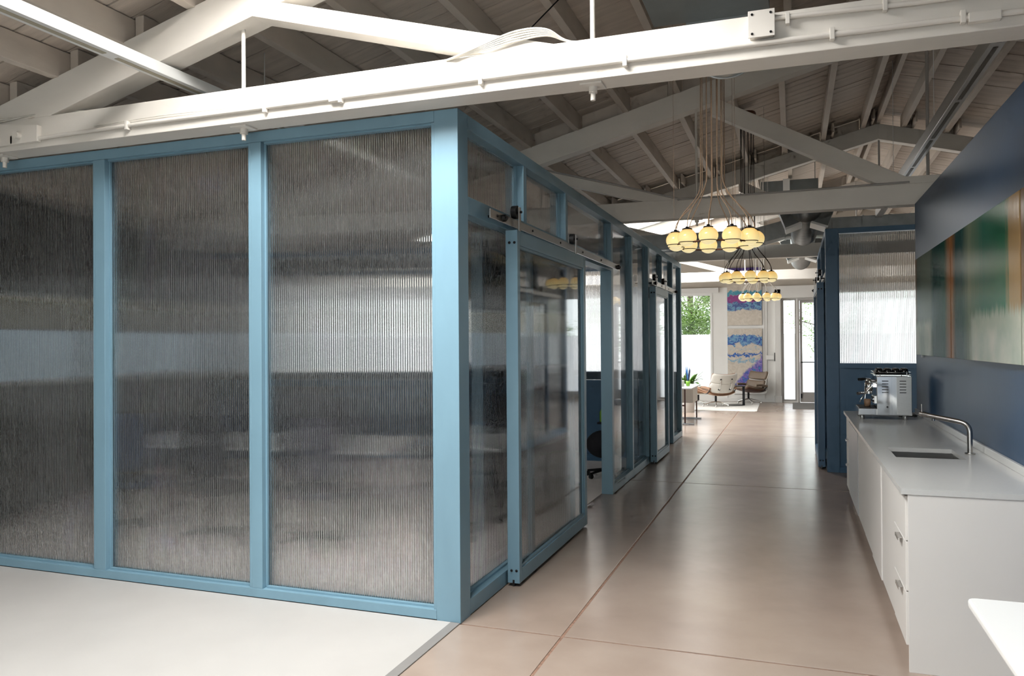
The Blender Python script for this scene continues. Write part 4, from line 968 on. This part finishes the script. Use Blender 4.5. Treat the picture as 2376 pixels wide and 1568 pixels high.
# ---- ducts
dk = empty('air_duct', (1.4, 0.5, 3.75), label='dark grey rectangular duct above the nearest truss beam', cat='duct')
bx(1.01, -2.6, 3.745, 1.74, 0.95, 4.30).build('trunk', 'duct_grey', dk, bevel=0.004)
for y in (-1.2, 0.1): bx(0.995, y, 3.73, 1.755, y + 0.03, 4.31).build('flange', 'duct_grey', dk)
MB().cyl((1.45, 0.95, 3.70), (1.45, 1.30, 3.70), 0.235, n=36).build('round_collar', 'galvanised', dk)
MB().tube([(1.45 + 0.238 * math.cos(2 * PI * k / 36), 1.12, 3.70 + 0.238 * math.sin(2 * PI * k / 36)) for k in range(36)], 0.006, 6, True).tube([(1.45 + 0.238 * math.cos(2 * PI * k / 36), 1.29, 3.70 + 0.238 * math.sin(2 * PI * k / 36)) for k in range(36)], 0.007, 6, True).build('clamp_band', 'galvanised', dk)
for x in (0.97, 1.78): MB().cyl((x, -0.6, 3.73), (x, -0.6, deck_z(x)), 0.006, n=6).build('hanger_rod', 'galvanised', dk)

def spiral(name, x, z, r, y0, y1, label, boxes):
    d = empty(name, (x, y0, z), label=label, cat='duct')
    n = int((y1 - y0) / 0.055); prof = []
    for i in range(n):
        prof += [(r, i * 0.055), (r, i * 0.055 + 0.042), (r + 0.006, i * 0.055 + 0.046), (r + 0.006, i * 0.055 + 0.051)]
    prof.append((r, n * 0.055)); prof.append((0.0001, n * 0.055)); prof.insert(0, (0.0001, 0))
    MB().lathe(prof, (x, y0, z), 36, 'y').build('spiral_pipe', 'galvanised', d)
    for (yb, yl) in boxes:
        for s in (-1, 1):
            # supply boot: flat box hanging beside the pipe, mouth turned down and in
            ca, sa = math.cos(0.36), math.sin(0.36)
            o_ = Vector((x + s * 0.235, 0, z - 0.01))
            ax = Vector((-s * sa, 0, -ca)); bxv = Vector((s * ca, 0, -sa))
            def P(u, v, y): q = o_ + ax * u + bxv * v; return (q.x, y, q.z)
            L0, L1, W0, W1 = -0.16, 0.21, -0.10, 0.10
            MB().hexa([P(L0, W0, yb), P(L0, W1, yb), P(L0, W1, yb + yl), P(L0, W0, yb + yl), P(L1, W0, yb), P(L1, W1, yb), P(L1, W1, yb + yl), P(L1, W0, yb + yl)]).build('supply_boot', 'duct_grey', d)
            MB().hexa([P(L1 + 0.001, W0 - 0.008, yb - 0.008), P(L1 + 0.001, W1 + 0.008, yb - 0.008), P(L1 + 0.001, W1 + 0.008, yb + yl + 0.008), P(L1 + 0.001, W0 - 0.008, yb + yl + 0.008),
                       P(L1 + 0.03, W0 - 0.008, yb - 0.008), P(L1 + 0.03, W1 + 0.008, yb - 0.008), P(L1 + 0.03, W1 + 0.008, yb + yl + 0.008), P(L1 + 0.03, W0 - 0.008, yb + yl + 0.008)]).build('boot_grille', 'fixture_white', d)
    return d
spiral('spiral_duct', 2.035, 3.37, 0.19, 6.4, 8.95, 'shiny spiral duct with two side boots above the corridor', ((6.45, 0.45),))
spiral('spiral_duct', 2.035, 3.42, 0.195, 9.9, 13.9, 'spiral duct farther back above the bright end of the corridor', ((11.2, 0.45),))
xd = empty('air_duct', (0, 9.0, 3.2), label='long grey sheet-metal duct crossing above the corridor with an offset', cat='duct')
Y0, Y1 = 8.98, 9.38
bx(-4.7, Y0, 3.215, 1.20, Y1, 3.475).build('straight_run', 'galvanised', xd, bevel=0.004)
MB().hexa([(1.20, Y0, 3.215), (1.75, Y0, 3.335), (1.75, Y1, 3.335), (1.20, Y1, 3.215), (1.20, Y0, 3.475), (1.75, Y0, 3.60), (1.75, Y1, 3.60), (1.20, Y1, 3.475)]).build('offset_piece', 'galvanised', xd)
bx(1.75, Y0, 3.335, 3.9, Y1, 3.60).build('straight_run', 'galvanised', xd, bevel=0.004)
for x in (-2.4, 0.0, 1.19, 1.76, 2.9): bx(x - 0.012, Y0 - 0.012, (3.203 if x < 1.3 else 3.323), x + 0.012, Y1 + 0.012, (3.487 if x < 1.3 else 3.612)).build('flange', 'galvanised', xd)
hd = empty('air_duct', (2.0, 12.0, 3.9), label='dark duct panel high up behind the third truss', cat='duct')
bx(1.30, 11.35, 4.15, 2.33, 11.75, 4.70).build('trunk', 'duct_grey', hd, bevel=0.004)
bx(1.71, 11.30, 4.10, 1.83, 11.345, 4.72).build('strap', 'fixture_white', hd)
for x in (1.35, 2.28): MB().cyl((x, 11.55, 4.70), (x, 11.55, deck_z(x)), 0.008, n=6).build('hanger_rod', 'galvanised', hd)
# thin conduit drooping along the second truss
cable('conduit_line', [(-0.9, 4.675, 3.72), (-0.1, 4.672, 3.50), (0.62, 4.674, 3.285), (0.75, 4.674, 3.268), (2.0, 4.674, 3.275), (3.0, 4.674, 3.285)], 0.011, 'frame_grey', 'grey conduit running down a web and along the second truss', 'conduit')
cable('cable', [(-0.4, 2.0, deck_z(-0.4) - 0.25), (0.4, 1.4, deck_z(0.4) - 0.22), (1.2, 0.9, deck_z(1.2) - 0.2)], 0.006, 'dark_metal', 'dark cable strung under the roof boards behind the nearest beam')

# ================================================================== MEETING ROOM FURNITURE (seen through the sheets)
mt_ = empty('meeting_table', (-2.2, 2.3, 0), label='white topped meeting table inside the glazed room', cat='table')
bx(-3.7, 1.75, 0.715, -0.95, 2.95, 0.745).build('table_top', 'laminate_white', mt_, bevel=0.006)
for x in (-3.3, -1.35):
    bx(x - 0.03, 2.0, 0.02, x + 0.03, 2.7, 0.06).box(x - 0.03, 2.3, 0.06, x + 0.03, 2.4, 0.714).build('leg', 'black_plastic', mt_)
def office_chair(x, y, rz, mat, label):
    c = empty('office_chair', (0, 0, 0), label=label, cat='chair', group='office chairs in the glazed room')
    seat = []
    for k in range(20):
        a = 2 * PI * k / 20; q = 0.25; seat.append((q * abs(math.cos(a))**0.6 * (1 if math.cos(a) > 0 else -1), q * abs(math.sin(a))**0.6 * (1 if math.sin(a) > 0 else -1)))
    MB().prism(seat, 'z', 0.43, 0.50).build('seat', mat, c, bevel=0.02)
    mb = MB(); vs = []; n, m_ = 9, 8
    for side in (0, 1):
        for j in range(m_ + 1):
            v_ = j / m_
            for i in range(n + 1):
                u = i / n * 2 - 1; wd = 0.235 * (1 - abs(2 * v_ - 1)**3 * 0.35)
                vs.append((u * wd, -0.24 - 0.05 * v_ + 0.06 * u * u + (0.035 if side else 0), 0.58 + 0.5 * v_))
    N = (n + 1) * (m_ + 1); fs = []
    for j in range(m_):
        for i in range(n):
            a = j * (n + 1) + i; fs += [(a, a + 1, a + n + 2, a + n + 1), (N + a, N + a + n + 1, N + a + n + 2, N + a + 1)]
    for i in range(n): fs += [(i, N + i, N + i + 1, i + 1), (m_ * (n + 1) + i, m_ * (n + 1) + i + 1, N + m_ * (n + 1) + i + 1, N + m_ * (n + 1) + i)]
    for j in range(m_): a = j * (n + 1); fs += [(a, a + n + 1, N + a + n + 1, N + a), (a + n, N + a + n, N + a + 2 * n + 1, a + 2 * n + 1)]
    mb.add(vs, fs, True).build('backrest', mat, c)
    MB().tube(smooth_path([(0, -0.1, 0.42), (0, -0.25, 0.44), (0, -0.27, 0.62)]), 0.018, 8).build('back_post', 'black_plastic', c)
    MB().cyl((0, 0, 0.10), (0, 0, 0.43), 0.025, n=12).build('gas_column', 'black_plastic', c)
    for k in range(5):
        a = 2 * PI * k / 5; d = Vector((math.cos(a), math.sin(a), 0))
        l = MB().tube([d * 0.02 + Vector((0, 0, 0.11)), d * 0.30 + Vector((0, 0, 0.075))], [0.022, 0.015], 8).build('base_arm', 'black_plastic', c)
        p_ = d * 0.30; tng = Vector((-d.y, d.x, 0))
        MB().cyl(p_ + tng * 0.02 + Vector((0, 0, 0.031)), p_ - tng * 0.02 + Vector((0, 0, 0.031)), 0.03, n=14).build('caster', 'black_plastic', l)
    for s in (-1, 1): MB().tube(smooth_path([(s * 0.2, -0.02, 0.44), (s * 0.28, -0.02, 0.5), (s * 0.28, -0.02, 0.64), (s * 0.27, 0.12, 0.66)]), 0.015, 8).build('armrest', 'black_plastic', c)
    c.location = (x, y, 0); c.rotation_euler = (0, 0, rz)
    return c
office_chair(-0.95, 3.9, 2.4, 'black_fabric', 'black office chair near the sliding door side of the meeting table')
office_chair(-1.5, 1.35, 0.1, 'purple_fabric', 'dark purple office chair on the near side of the meeting table')
office_chair(-2.4, 1.30, -0.15, 'black_fabric', 'black office chair in the middle of the near side of the meeting table')
office_chair(-3.3, 1.35, 0.2, 'blue_fabric', 'dark blue office chair at the left of the meeting table')
office_chair(-2.0, 3.4, PI - 0.1, 'black_fabric', 'black office chair across the meeting table')
office_chair(-3.2, 3.4, PI + 0.15, 'blue_fabric', 'blue office chair at the rear left of the meeting table')
mn = empty('monitor', (-2.0, 2.55, 0.745), label='dark monitor standing on the meeting table', cat='monitor')
bx(-2.35, 2.52, 0.85, -1.65, 2.55, 1.25).build('screen', 'black_plastic', mn, bevel=0.006); bx(-2.03, 2.55, 0.76, -1.97, 2.58, 1.0).build('stand', 'black_plastic', mn); bx(-2.15, 2.47, 0.7455, -1.85, 2.65, 0.757).build('foot', 'black_plastic', mn)
cr = empty('credenza', (-3.6, 6.2, 0), label='dark low cabinet along the back of the meeting room', cat='cabinet')
bx(-4.7, 5.98, 0.06, -2.5, 6.43, 0.85).build('body', 'black_fabric', cr, bevel=0.005); bx(-4.66, 6.02, 0.0, -2.54, 6.39, 0.0595).build('plinth', 'black_plastic', cr)
for k in range(4): bx(-4.69 + k * 0.545, 5.965, 0.08, -4.155 + k * 0.545, 5.9795, 0.83).build('door', 'black_fabric', cr)
gb = empty('stool', (-0.345, 5.2, 0), label='black round-seated stool glimpsed through the sliding door gap', cat='stool')
MB().lathe([(0.0001, 0.24)] + [(0.215 * math.cos(t), 0.41 + 0.17 * math.sin(t)) for t in [-1.35 + 0.225 * i for i in range(13)]] + [(0.0001, 0.58)], (-0.345, 5.2, 0), 28).build('seat', 'black_fabric', gb)
MB().cyl((-0.345, 5.2, 0.06), (-0.345, 5.2, 0.25), 0.025, n=12).build('column', 'black_plastic', gb)
for k in range(5):
    a = 2 * PI * k / 5 + 0.4; d = Vector((math.cos(a), math.sin(a), 0)); p_ = Vector((-0.345, 5.2, 0))
    l = MB().tube([p_ + Vector((0, 0, 0.10)), p_ + d * 0.22 + Vector((0, 0, 0.07))], [0.02, 0.014], 8).build('base_arm', 'black_plastic', gb)
    t_ = Vector((-d.y, d.x, 0)); MB().cyl(p_ + d * 0.22 + t_ * 0.015 + Vector((0, 0, 0.036)), p_ + d * 0.22 - t_ * 0.015 + Vector((0, 0, 0.036)), 0.03, n=14).build('caster', 'black_plastic', l)
sd = empty('wall_shelf', (-0.42, 6.3, 0.55), label='small dark shelf on the dado of the meeting room', cat='shelf')
bx(-0.66, 6.18, 0.55, -0.2, 6.464, 0.575).build('board', 'black_fabric', sd)
for x in (-0.58, -0.28): MB().prism([(6.465, 0.549), (6.25, 0.549), (6.465, 0.42)], 'x', x - 0.008, x + 0.008).build('bracket', 'black_plastic', sd)
bt = MB().lathe([(0.0001, 0), (0.04, 0), (0.042, 0.02), (0.042, 0.13), (0.02, 0.18), (0.016, 0.21), (0.0001, 0.21)], (-0.60, 6.25, 0.5755), 18).build('bottle', 'green_glass'); tag(bt, 'bright green bottle glimpsed through the sliding door gap', 'bottle')

# ================================================================== LOUNGE AT THE FAR END
def shell_grid(mb, fn, nu, nv, th, smooth=True):
    """closed curved plate: fn(u,v)->(point, normal)"""
    A = []; B = []
    for j in range(nv + 1):
        for i in range(nu + 1):
            p, n_ = fn(i / nu * 2 - 1, j / nv); A.append(p); B.append(p + n_ * th)
    N = len(A); fs = []; w_ = nu + 1
    for j in range(nv):
        for i in range(nu):
            a = j * w_ + i; fs += [(a, a + 1, a + w_ + 1, a + w_), (N + a, N + a + w_, N + a + w_ + 1, N + a + 1)]
    for i in range(nu): fs += [(i, N + i, N + i + 1, i + 1), (nv * w_ + i, nv * w_ + i + 1, N + nv * w_ + i + 1, N + nv * w_ + i)]
    for j in range(nv): a = j * w_; fs += [(a, a + w_, N + a + w_, N + a), (a + nu, N + a + nu, N + a + nu + w_, a + nu + w_)]
    return mb.add(A + B, fs, smooth)
def lounge_chair(x, y, rz, cushion, label):
    """local frame: faces +y, seat tilted back"""
    c = empty('lounge_chair', (0, 0, 0), label=label, cat='lounge chair', group='lounge chairs on the white rug')
    def plate(y0, z0, y1, z1, hw, curl):
        d = Vector((0, y1 - y0, z1 - z0)); L = d.length; d.normalize(); nrm = Vector((0, d.z, -d.y))
        if nrm.y < 0: nrm = -nrm
        def fn(u, v_):
            rr_ = 1 - 0.10 * abs(2 * v_ - 1)**4
            p = Vector((u * hw * rr_, y0, z0)) + d * (L * v_) + nrm * (curl * (abs(u)**2.4))
            return p, -nrm
        return fn, nrm
    parts = [('back_shell', 'back_cushion', (-0.30, 0.36, -0.38, 0.60)), ('head_shell', 'head_cushion', (-0.385, 0.60, -0.47, 0.83))]
    for sn, cn, (a, b_, c_, d_) in parts:
        fn, nr = plate(a, b_, c_, d_, 0.39, 0.10)
        shell_grid(MB(), fn, 14, 8, 0.022).build(sn, 'lounge_shell', c)
        def fn2(u, v_, fn=fn, nr=nr):
            p, n_ = fn(u * 0.93, 0.06 + v_ * 0.88); bul = 0.03 * (1 - u**4) * (1 - (2 * v_ - 1)**4); return p + nr * (0.062 + bul), -nr
        shell_grid(MB(), fn2, 14, 8, 0.058).build(cn, cushion, c)
    def seat(u, v_):
        p = Vector((u * 0.40, -0.27 + 0.58 * v_, 0.30 + 0.09 * v_)) + Vector((0, 0, 0.075 * abs(u)**2.4 - 0.03 * math.sin(PI * v_)))
        return p, Vector((0, 0, -1))
    shell_grid(MB(), seat, 14, 8, 0.02).build('seat_shell', 'walnut' if cushion != 'lounge_tan' else 'lounge_tan', c)
    def seat2(u, v_):
        p, n_ = seat(u * 0.94, 0.03 + v_ * 0.95); return p + Vector((0, 0, 0.075 + 0.03 * (1 - u**4) * (1 - (2 * v_ - 1)**4))), n_
    shell_grid(MB(), seat2, 14, 8, 0.07).build('seat_cushion', cushion, c)
    for s in (-1, 1):
        MB().tube(smooth_path([(s * 0.40, -0.30, 0.47), (s * 0.41, -0.12, 0.50), (s * 0.41, 0.06, 0.50)]), 0.032, 8).build('armrest', cushion, c)
        MB().tube(smooth_path([(s * 0.40, -0.28, 0.44), (s * 0.41, -0.2, 0.36), (s * 0.38, -0.1, 0.34)]), 0.014, 8).build('side_bracket', 'black_plastic', c)
        MB().tube([(s * 0.17, -0.345, 0.42), (s * 0.17, -0.425, 0.58), (s * 0.17, -0.44, 0.70)], 0.016, 8).build('back_brace', 'aluminium', c)
        for (yy, zz) in ((-0.415, 0.705), (-0.345, 0.45)): MB().cyl((s * 0.17, yy + 0.01, zz), (s * 0.17, yy - 0.03, zz), 0.022, n=12).build('brace_mount', 'black_plastic', c)
    MB().cyl((0, 0.0, 0.10), (0, 0.0, 0.31), 0.028, n=14).build('pedestal', 'dark_metal', c)
    for k in range(5):
        a = 2 * PI * k / 5 + 0.3; d = Vector((math.cos(a), math.sin(a), 0))
        l = MB().tube([d * 0.02 + Vector((0, 0, 0.115)), d * 0.18 + Vector((0, 0, 0.085)), d * 0.33 + Vector((0, 0, 0.045))], [0.022, 0.018, 0.013], 8).build('base_arm', 'aluminium', c)
        MB().lathe([(0.0001, 0), (0.018, 0), (0.018, 0.02), (0.01, 0.04)], tuple(d * 0.325 + Vector((0, 0, 0.0))), 12).build('glide', 'aluminium', l)
    c.location = (x, y, 0.012); c.rotation_euler = (0, 0, rz)
    return c
lounge_chair(-0.02, 16.45, 0.75, 'lounge_tan', 'white shell lounge chair seen from behind on the rug')
lounge_chair(0.72, 17.72, 2.25, 'lounge_brown', 'brown leather lounge chair facing the room below the canvas')
def ottoman(x, y, rz, label):
    c = empty('ottoman', (0, 0, 0), label=label, cat='ottoman')
    def fn(u, v_): return Vector((u * 0.32, -0.27 + 0.54 * v_, 0.30 + 0.05 * abs(u)**2.4 - 0.02 * math.sin(PI * v_))), Vector((0, 0, -1))
    shell_grid(MB(), fn, 12, 8, 0.02).build('shell', 'lounge_shell', c)
    def fn2(u, v_): p, n_ = fn(u * 0.95, 0.03 + v_ * 0.94); return p + Vector((0, 0, 0.075 + 0.035 * (1 - u**4) * (1 - (2 * v_ - 1)**4))), n_
    shell_grid(MB(), fn2, 12, 8, 0.07).build('cushion', 'lounge_tan', c)
    MB().cyl((0, 0, 0.09), (0, 0, 0.29), 0.025, n=12).build('pedestal', 'dark_metal', c)
    for k in range(4):
        a = PI / 2 * k + 0.6; d = Vector((math.cos(a), math.sin(a), 0))
        MB().tube([d * 0.02 + Vector((0, 0, 0.10)), d * 0.26 + Vector((0, 0, 0.03))], [0.02, 0.013], 8).build('base_arm', 'aluminium', c)
        MB().lathe([(0.0001, 0), (0.016, 0), (0.016, 0.02), (0.01, 0.04)], tuple(d * 0.255), 10).build('glide', 'aluminium', c)
    c.location = (x, y, 0.012); c.rotation_euler = (0, 0, rz)
ottoman(-0.52, 17.0, 0.5, 'tan ottoman on the rug beside the white shell lounge chair')
rg_ = []
for k in range(60):
    pass
rug = MB().prism([(-2.6, 15.2), (1.0, 15.24), (1.04, 15.3), (1.0, 18.0), (-2.6, 18.1)], 'z', 0.0006, 0.011).build('rug', 'rug_white', bevel=0.003); tag(rug, 'white rug under the lounge chairs', 'rug')
st = empty('side_table', (0.55, 17.0, 0.012), label='slim black side table with a flat foot between the lounge chairs', cat='side table')
MB().cyl((0.46, 16.97, 0.0125), (0.46, 16.97, 0.024), 0.21, n=28).build('foot', 'dark_metal', st)
bx(0.61, 16.95, 0.024, 0.67, 17.01, 0.50).build('post', 'dark_metal', st)
MB().cyl((0.46, 16.97, 0.50), (0.46, 16.97, 0.515), 0.23, n=28).build('top', 'dark_metal', st)
dm = bx(1.84, 16.25, 0.0006, 3.3, 18.36, 0.010).build('doormat', 'doormat_grey', bevel=0.003); tag(dm, 'grey doormat in front of the glass door', 'doormat')
for (nm, z0, z1, mat, label) in (('canvas', 2.13, 3.73, 'poured_upper', 'upper poured-paint canvas in blue and magenta on the end wall'), ('canvas', 0.45, 2.035, 'poured_lower', 'lower poured-paint canvas in pale cream, blue and violet behind the lounge chairs')):
    cv = empty(nm, (0.6, Y_BACK - 0.02, z0), label=label, cat='painting', group='poured canvases on the end wall')
    bx(0.135, Y_BACK - 0.045, z0, 1.056, Y_BACK - 0.016, z1).build('stretcher', 'wall_white', cv); bx(0.134, Y_BACK - 0.05, z0 - 0.001, 1.057, Y_BACK - 0.0453, z1 + 0.001).build('painted_face', mat, cv)
wb_ = empty('wall_box', (1.25, Y_BACK, 1.2), label='white electrical box with conduit beside the canvases', cat='junction box')
bx(1.17, Y_BACK - 0.06, 1.17, 1.37, Y_BACK - 0.0005, 1.29).build('box', 'trim_white', wb_, bevel=0.003); bx(1.375, Y_BACK - 0.06, 1.13, 1.395, Y_BACK - 0.0005, 1.36).build('bracket', 'black_plastic', wb_)
MB().tube([(1.185, Y_BACK - 0.035, 3.1), (1.185, Y_BACK - 0.035, 0.33)] + curve((1.185, Y_BACK - 0.035, 0.33), (1.185, Y_BACK - 0.035, 0.25), (1.12, Y_BACK - 0.035, 0.22), (1.05, Y_BACK - 0.035, 0.22), 6) + [(0.3, Y_BACK - 0.035, 0.22)], 0.012, 8).build('conduit', 'trim_white', wb_)

# reception desk with white top, cream pedestal and thin dark legs
dk_ = empty('desk', (-0.9, 12.5, 0), label='white desk with thin dark legs past the corridor wall', cat='desk')
bx(-2.4, 11.72, 0.715, -0.06, 13.35, 0.74).build('desk_top', 'laminate_white', dk_, bevel=0.004)
bx(-0.42, 12.3, 0.40, -0.10, 13.1, 0.712).build('pedestal', 'cream_panel', dk_, bevel=0.005)
for (x, y) in ((-0.20, 11.78), (-0.12, 13.08), (-2.3, 11.78), (-2.3, 13.2)):
    l = MB().box(x - 0.014, y - 0.014, 0.03, x + 0.014, y + 0.014, 0.714).build('leg', 'walnut', dk_)
bx(-2.32, 11.765, 0.37, -0.185, 11.795, 0.398).build('stretcher', 'walnut', dk_); bx(-2.32, 13.07, 0.37, -0.105, 13.10, 0.398).build('stretcher', 'walnut', dk_)
for y in (11.78, 13.08): bx(-0.72, y - 0.02, 0.004, -0.02, y + 0.02, 0.03).build('runner', 'aluminium', dk_, bevel=0.004); bx(-0.13 if y < 12 else -0.1, y - 0.024, 0.0, -0.018, y + 0.024, 0.0038).build('foot_pad', 'black_plastic', dk_)
# things on the desk
bk = bx(-0.55, 12.2, 0.7405, -0.30, 12.5, 0.86).build('box', 'frame_grey', bevel=0.006); tag(bk, 'grey box standing on the white desk', 'box')
vz = empty('vase', (-0.22, 12.45, 0.741), label='small green glass vase holding blue feathers on the desk', cat='vase')
MB().lathe([(0.0001, 0), (0.035, 0), (0.04, 0.02), (0.048, 0.11), (0.044, 0.11), (0.036, 0.02)], (-0.22, 12.45, 0.741), 18).build('glass', 'green_glass', vz)
for k in range(7):
    a = 2 * PI * k / 7; t = Vector((-0.22 + 0.05 * math.cos(a), 12.45 + 0.03 * math.sin(a), 1.12 + 0.05 * math.sin(3 * a)))
    b0 = Vector((-0.22 + 0.01 * math.cos(a), 12.45, 0.80)); mid = (b0 + t) / 2
    MB().tube([b0, b0.lerp(t, 0.4), b0.lerp(t, 0.75), t], [0.003, 0.014, 0.012, 0.002], 6).build('feather', 'feather_blue' if k % 2 else 'feather_dark', vz)
fl = empty('flower_pot', (-0.47, 12.7, 0.741), label='pale flowers in a pot at the edge of the corridor wall', cat='plant')
MB().lathe([(0.0001, 0), (0.05, 0), (0.07, 0.12), (0.064, 0.12)], (-0.47, 12.75, 0.7405), 16).build('pot', 'trim_white', fl)
for k in range(14):
    a = k * 2.4; r = 0.03 + 0.09 * (k % 4) / 4; p = Vector((-0.47 + r * math.cos(a), 12.75 + r * math.sin(a), 0.93 + 0.016 * k))
    l = MB().tube([(-0.47, 12.75, 0.85), tuple(p)], 0.003, 5).build('stem', 'leaf', fl)
    MB().lathe([(0.0001, -0.012), (0.022, 0.0), (0.026, 0.012), (0.0001, 0.018)], tuple(p), 9).build('bloom', 'flower_cream', fl)
def leaf_mesh(mb, base, direction, length, width, droop):
    d = Vector(direction).normalized(); side = Vector((-d.y, d.x, 0)).normalized(); vs = []; n = 7
    for i in range(n + 1):
        t = i / n; p = Vector(base) + Vector((d.x, d.y, 0)) * (length * t) + Vector((0, 0, d.z * length * t - droop * t * t))
        wd = width * math.sin(PI * min(1, 0.08 + t * 0.92))**0.8 * (1 - 0.3 * t)
        vs += [p - side * wd, p + Vector((0, 0, -0.012)), p + side * wd]
    fs = []
    for i in range(n): a = i * 3; fs += [(a, a + 1, a + 4, a + 3), (a + 1, a + 2, a + 5, a + 4)]
    return mb.add(vs, fs, True)
pl = empty('potted_plant', (-0.50, 14.7, 0), label='broad-leaved green plant in a white pot beside the lounge', cat='plant')
MB().lathe([(0.0001, 0), (0.14, 0), (0.17, 0.45), (0.17, 0.64), (0.155, 0.64), (0.15, 0.60), (0.0001, 0.60)], (-0.50, 14.7, 0.0), 24).build('pot', 'trim_white', pl)
for k in range(26):
    a = k * 2.39996; up = 0.9 + 0.5 * ((k * 7) % 5) / 5
    leaf_mesh(MB(), (-0.50 + 0.03 * math.cos(a), 14.7 + 0.03 * math.sin(a), 0.62), (math.cos(a), math.sin(a), up + 0.3), 0.46 + 0.12 * ((k * 3) % 4) / 4, 0.07, 0.10 + 0.16 * (k % 3)).build('leaf', 'leaf', pl)

# ================================================================== TREES OUTSIDE THE END WINDOWS
def tree(x, y, h, cx, cz, rad, nleaf, seed, label):
    rnd = random.Random(seed)
    t = empty('tree', (x, y, -0.13), label=label, cat='tree', group='leafy trees outside the end windows')
    MB().tube(smooth_path([(x, y, -0.13), (x + 0.05, y, h * 0.3), (x - 0.05, y + 0.1, h * 0.7), (x, y, h)]), 0.10, 10).build('trunk', 'bark', t)
    mb = MB()
    tips = []
    for k in range(16):
        a = k * 2.4; q = rad * rnd.uniform(0.5, 1.0)
        e = Vector((x + q * math.cos(a), y + q * 0.7 * math.sin(a), cz + rnd.uniform(-0.9, 0.9) * rad * 0.8))
        s_ = Vector((x, y, max(0.6, e.z - 0.8)))
        mb.tube(smooth_path([tuple(s_), tuple((s_ + e) / 2 + Vector((0, 0, 0.18))), tuple(e)], 4), 0.018, 6); tips.append((s_, e))
    mb.build('branches', 'bark', t)
    lf = MB()
    for k in range(nleaf):
        s_, e = tips[rnd.randrange(len(tips))]; c = s_.lerp(e, rnd.uniform(0.45, 1.08)) + Vector((rnd.gauss(0, 0.22), rnd.gauss(0, 0.22), rnd.gauss(0, 0.20)))
        u = Vector((rnd.uniform(-1, 1), rnd.uniform(-1, 1), rnd.uniform(-0.5, 0.5))).normalized(); v_ = u.orthogonal().normalized() * 0.7; sz = rnd.uniform(0.035, 0.065)
        lf.add([c - u * sz, c - v_ * sz * 0.6, c + u * sz, c + v_ * sz * 0.6], [(0, 1, 2, 3)])
    o = lf.build('foliage', 'tree_leaf', t); o['kind'] = 'stuff'
tree(-1.35, 22.6, 4.2, 0, 2.75, 1.35, 9000, 1, 'leafy green tree outside the tall window left of the canvases')
tree(3.35, 23.6, 4.2, 0, 3.0, 1.9, 4200, 2, 'sparse leafy tree outside the glass door')
tree(-4.6, 23.0, 4.2, 0, 2.9, 1.6, 2500, 3, 'leafy tree outside behind the glazed rooms')
tree(7.3, 22.8, 4.2, 0, 2.9, 1.7, 2500, 4, 'leafy tree outside behind the dark blue partition')
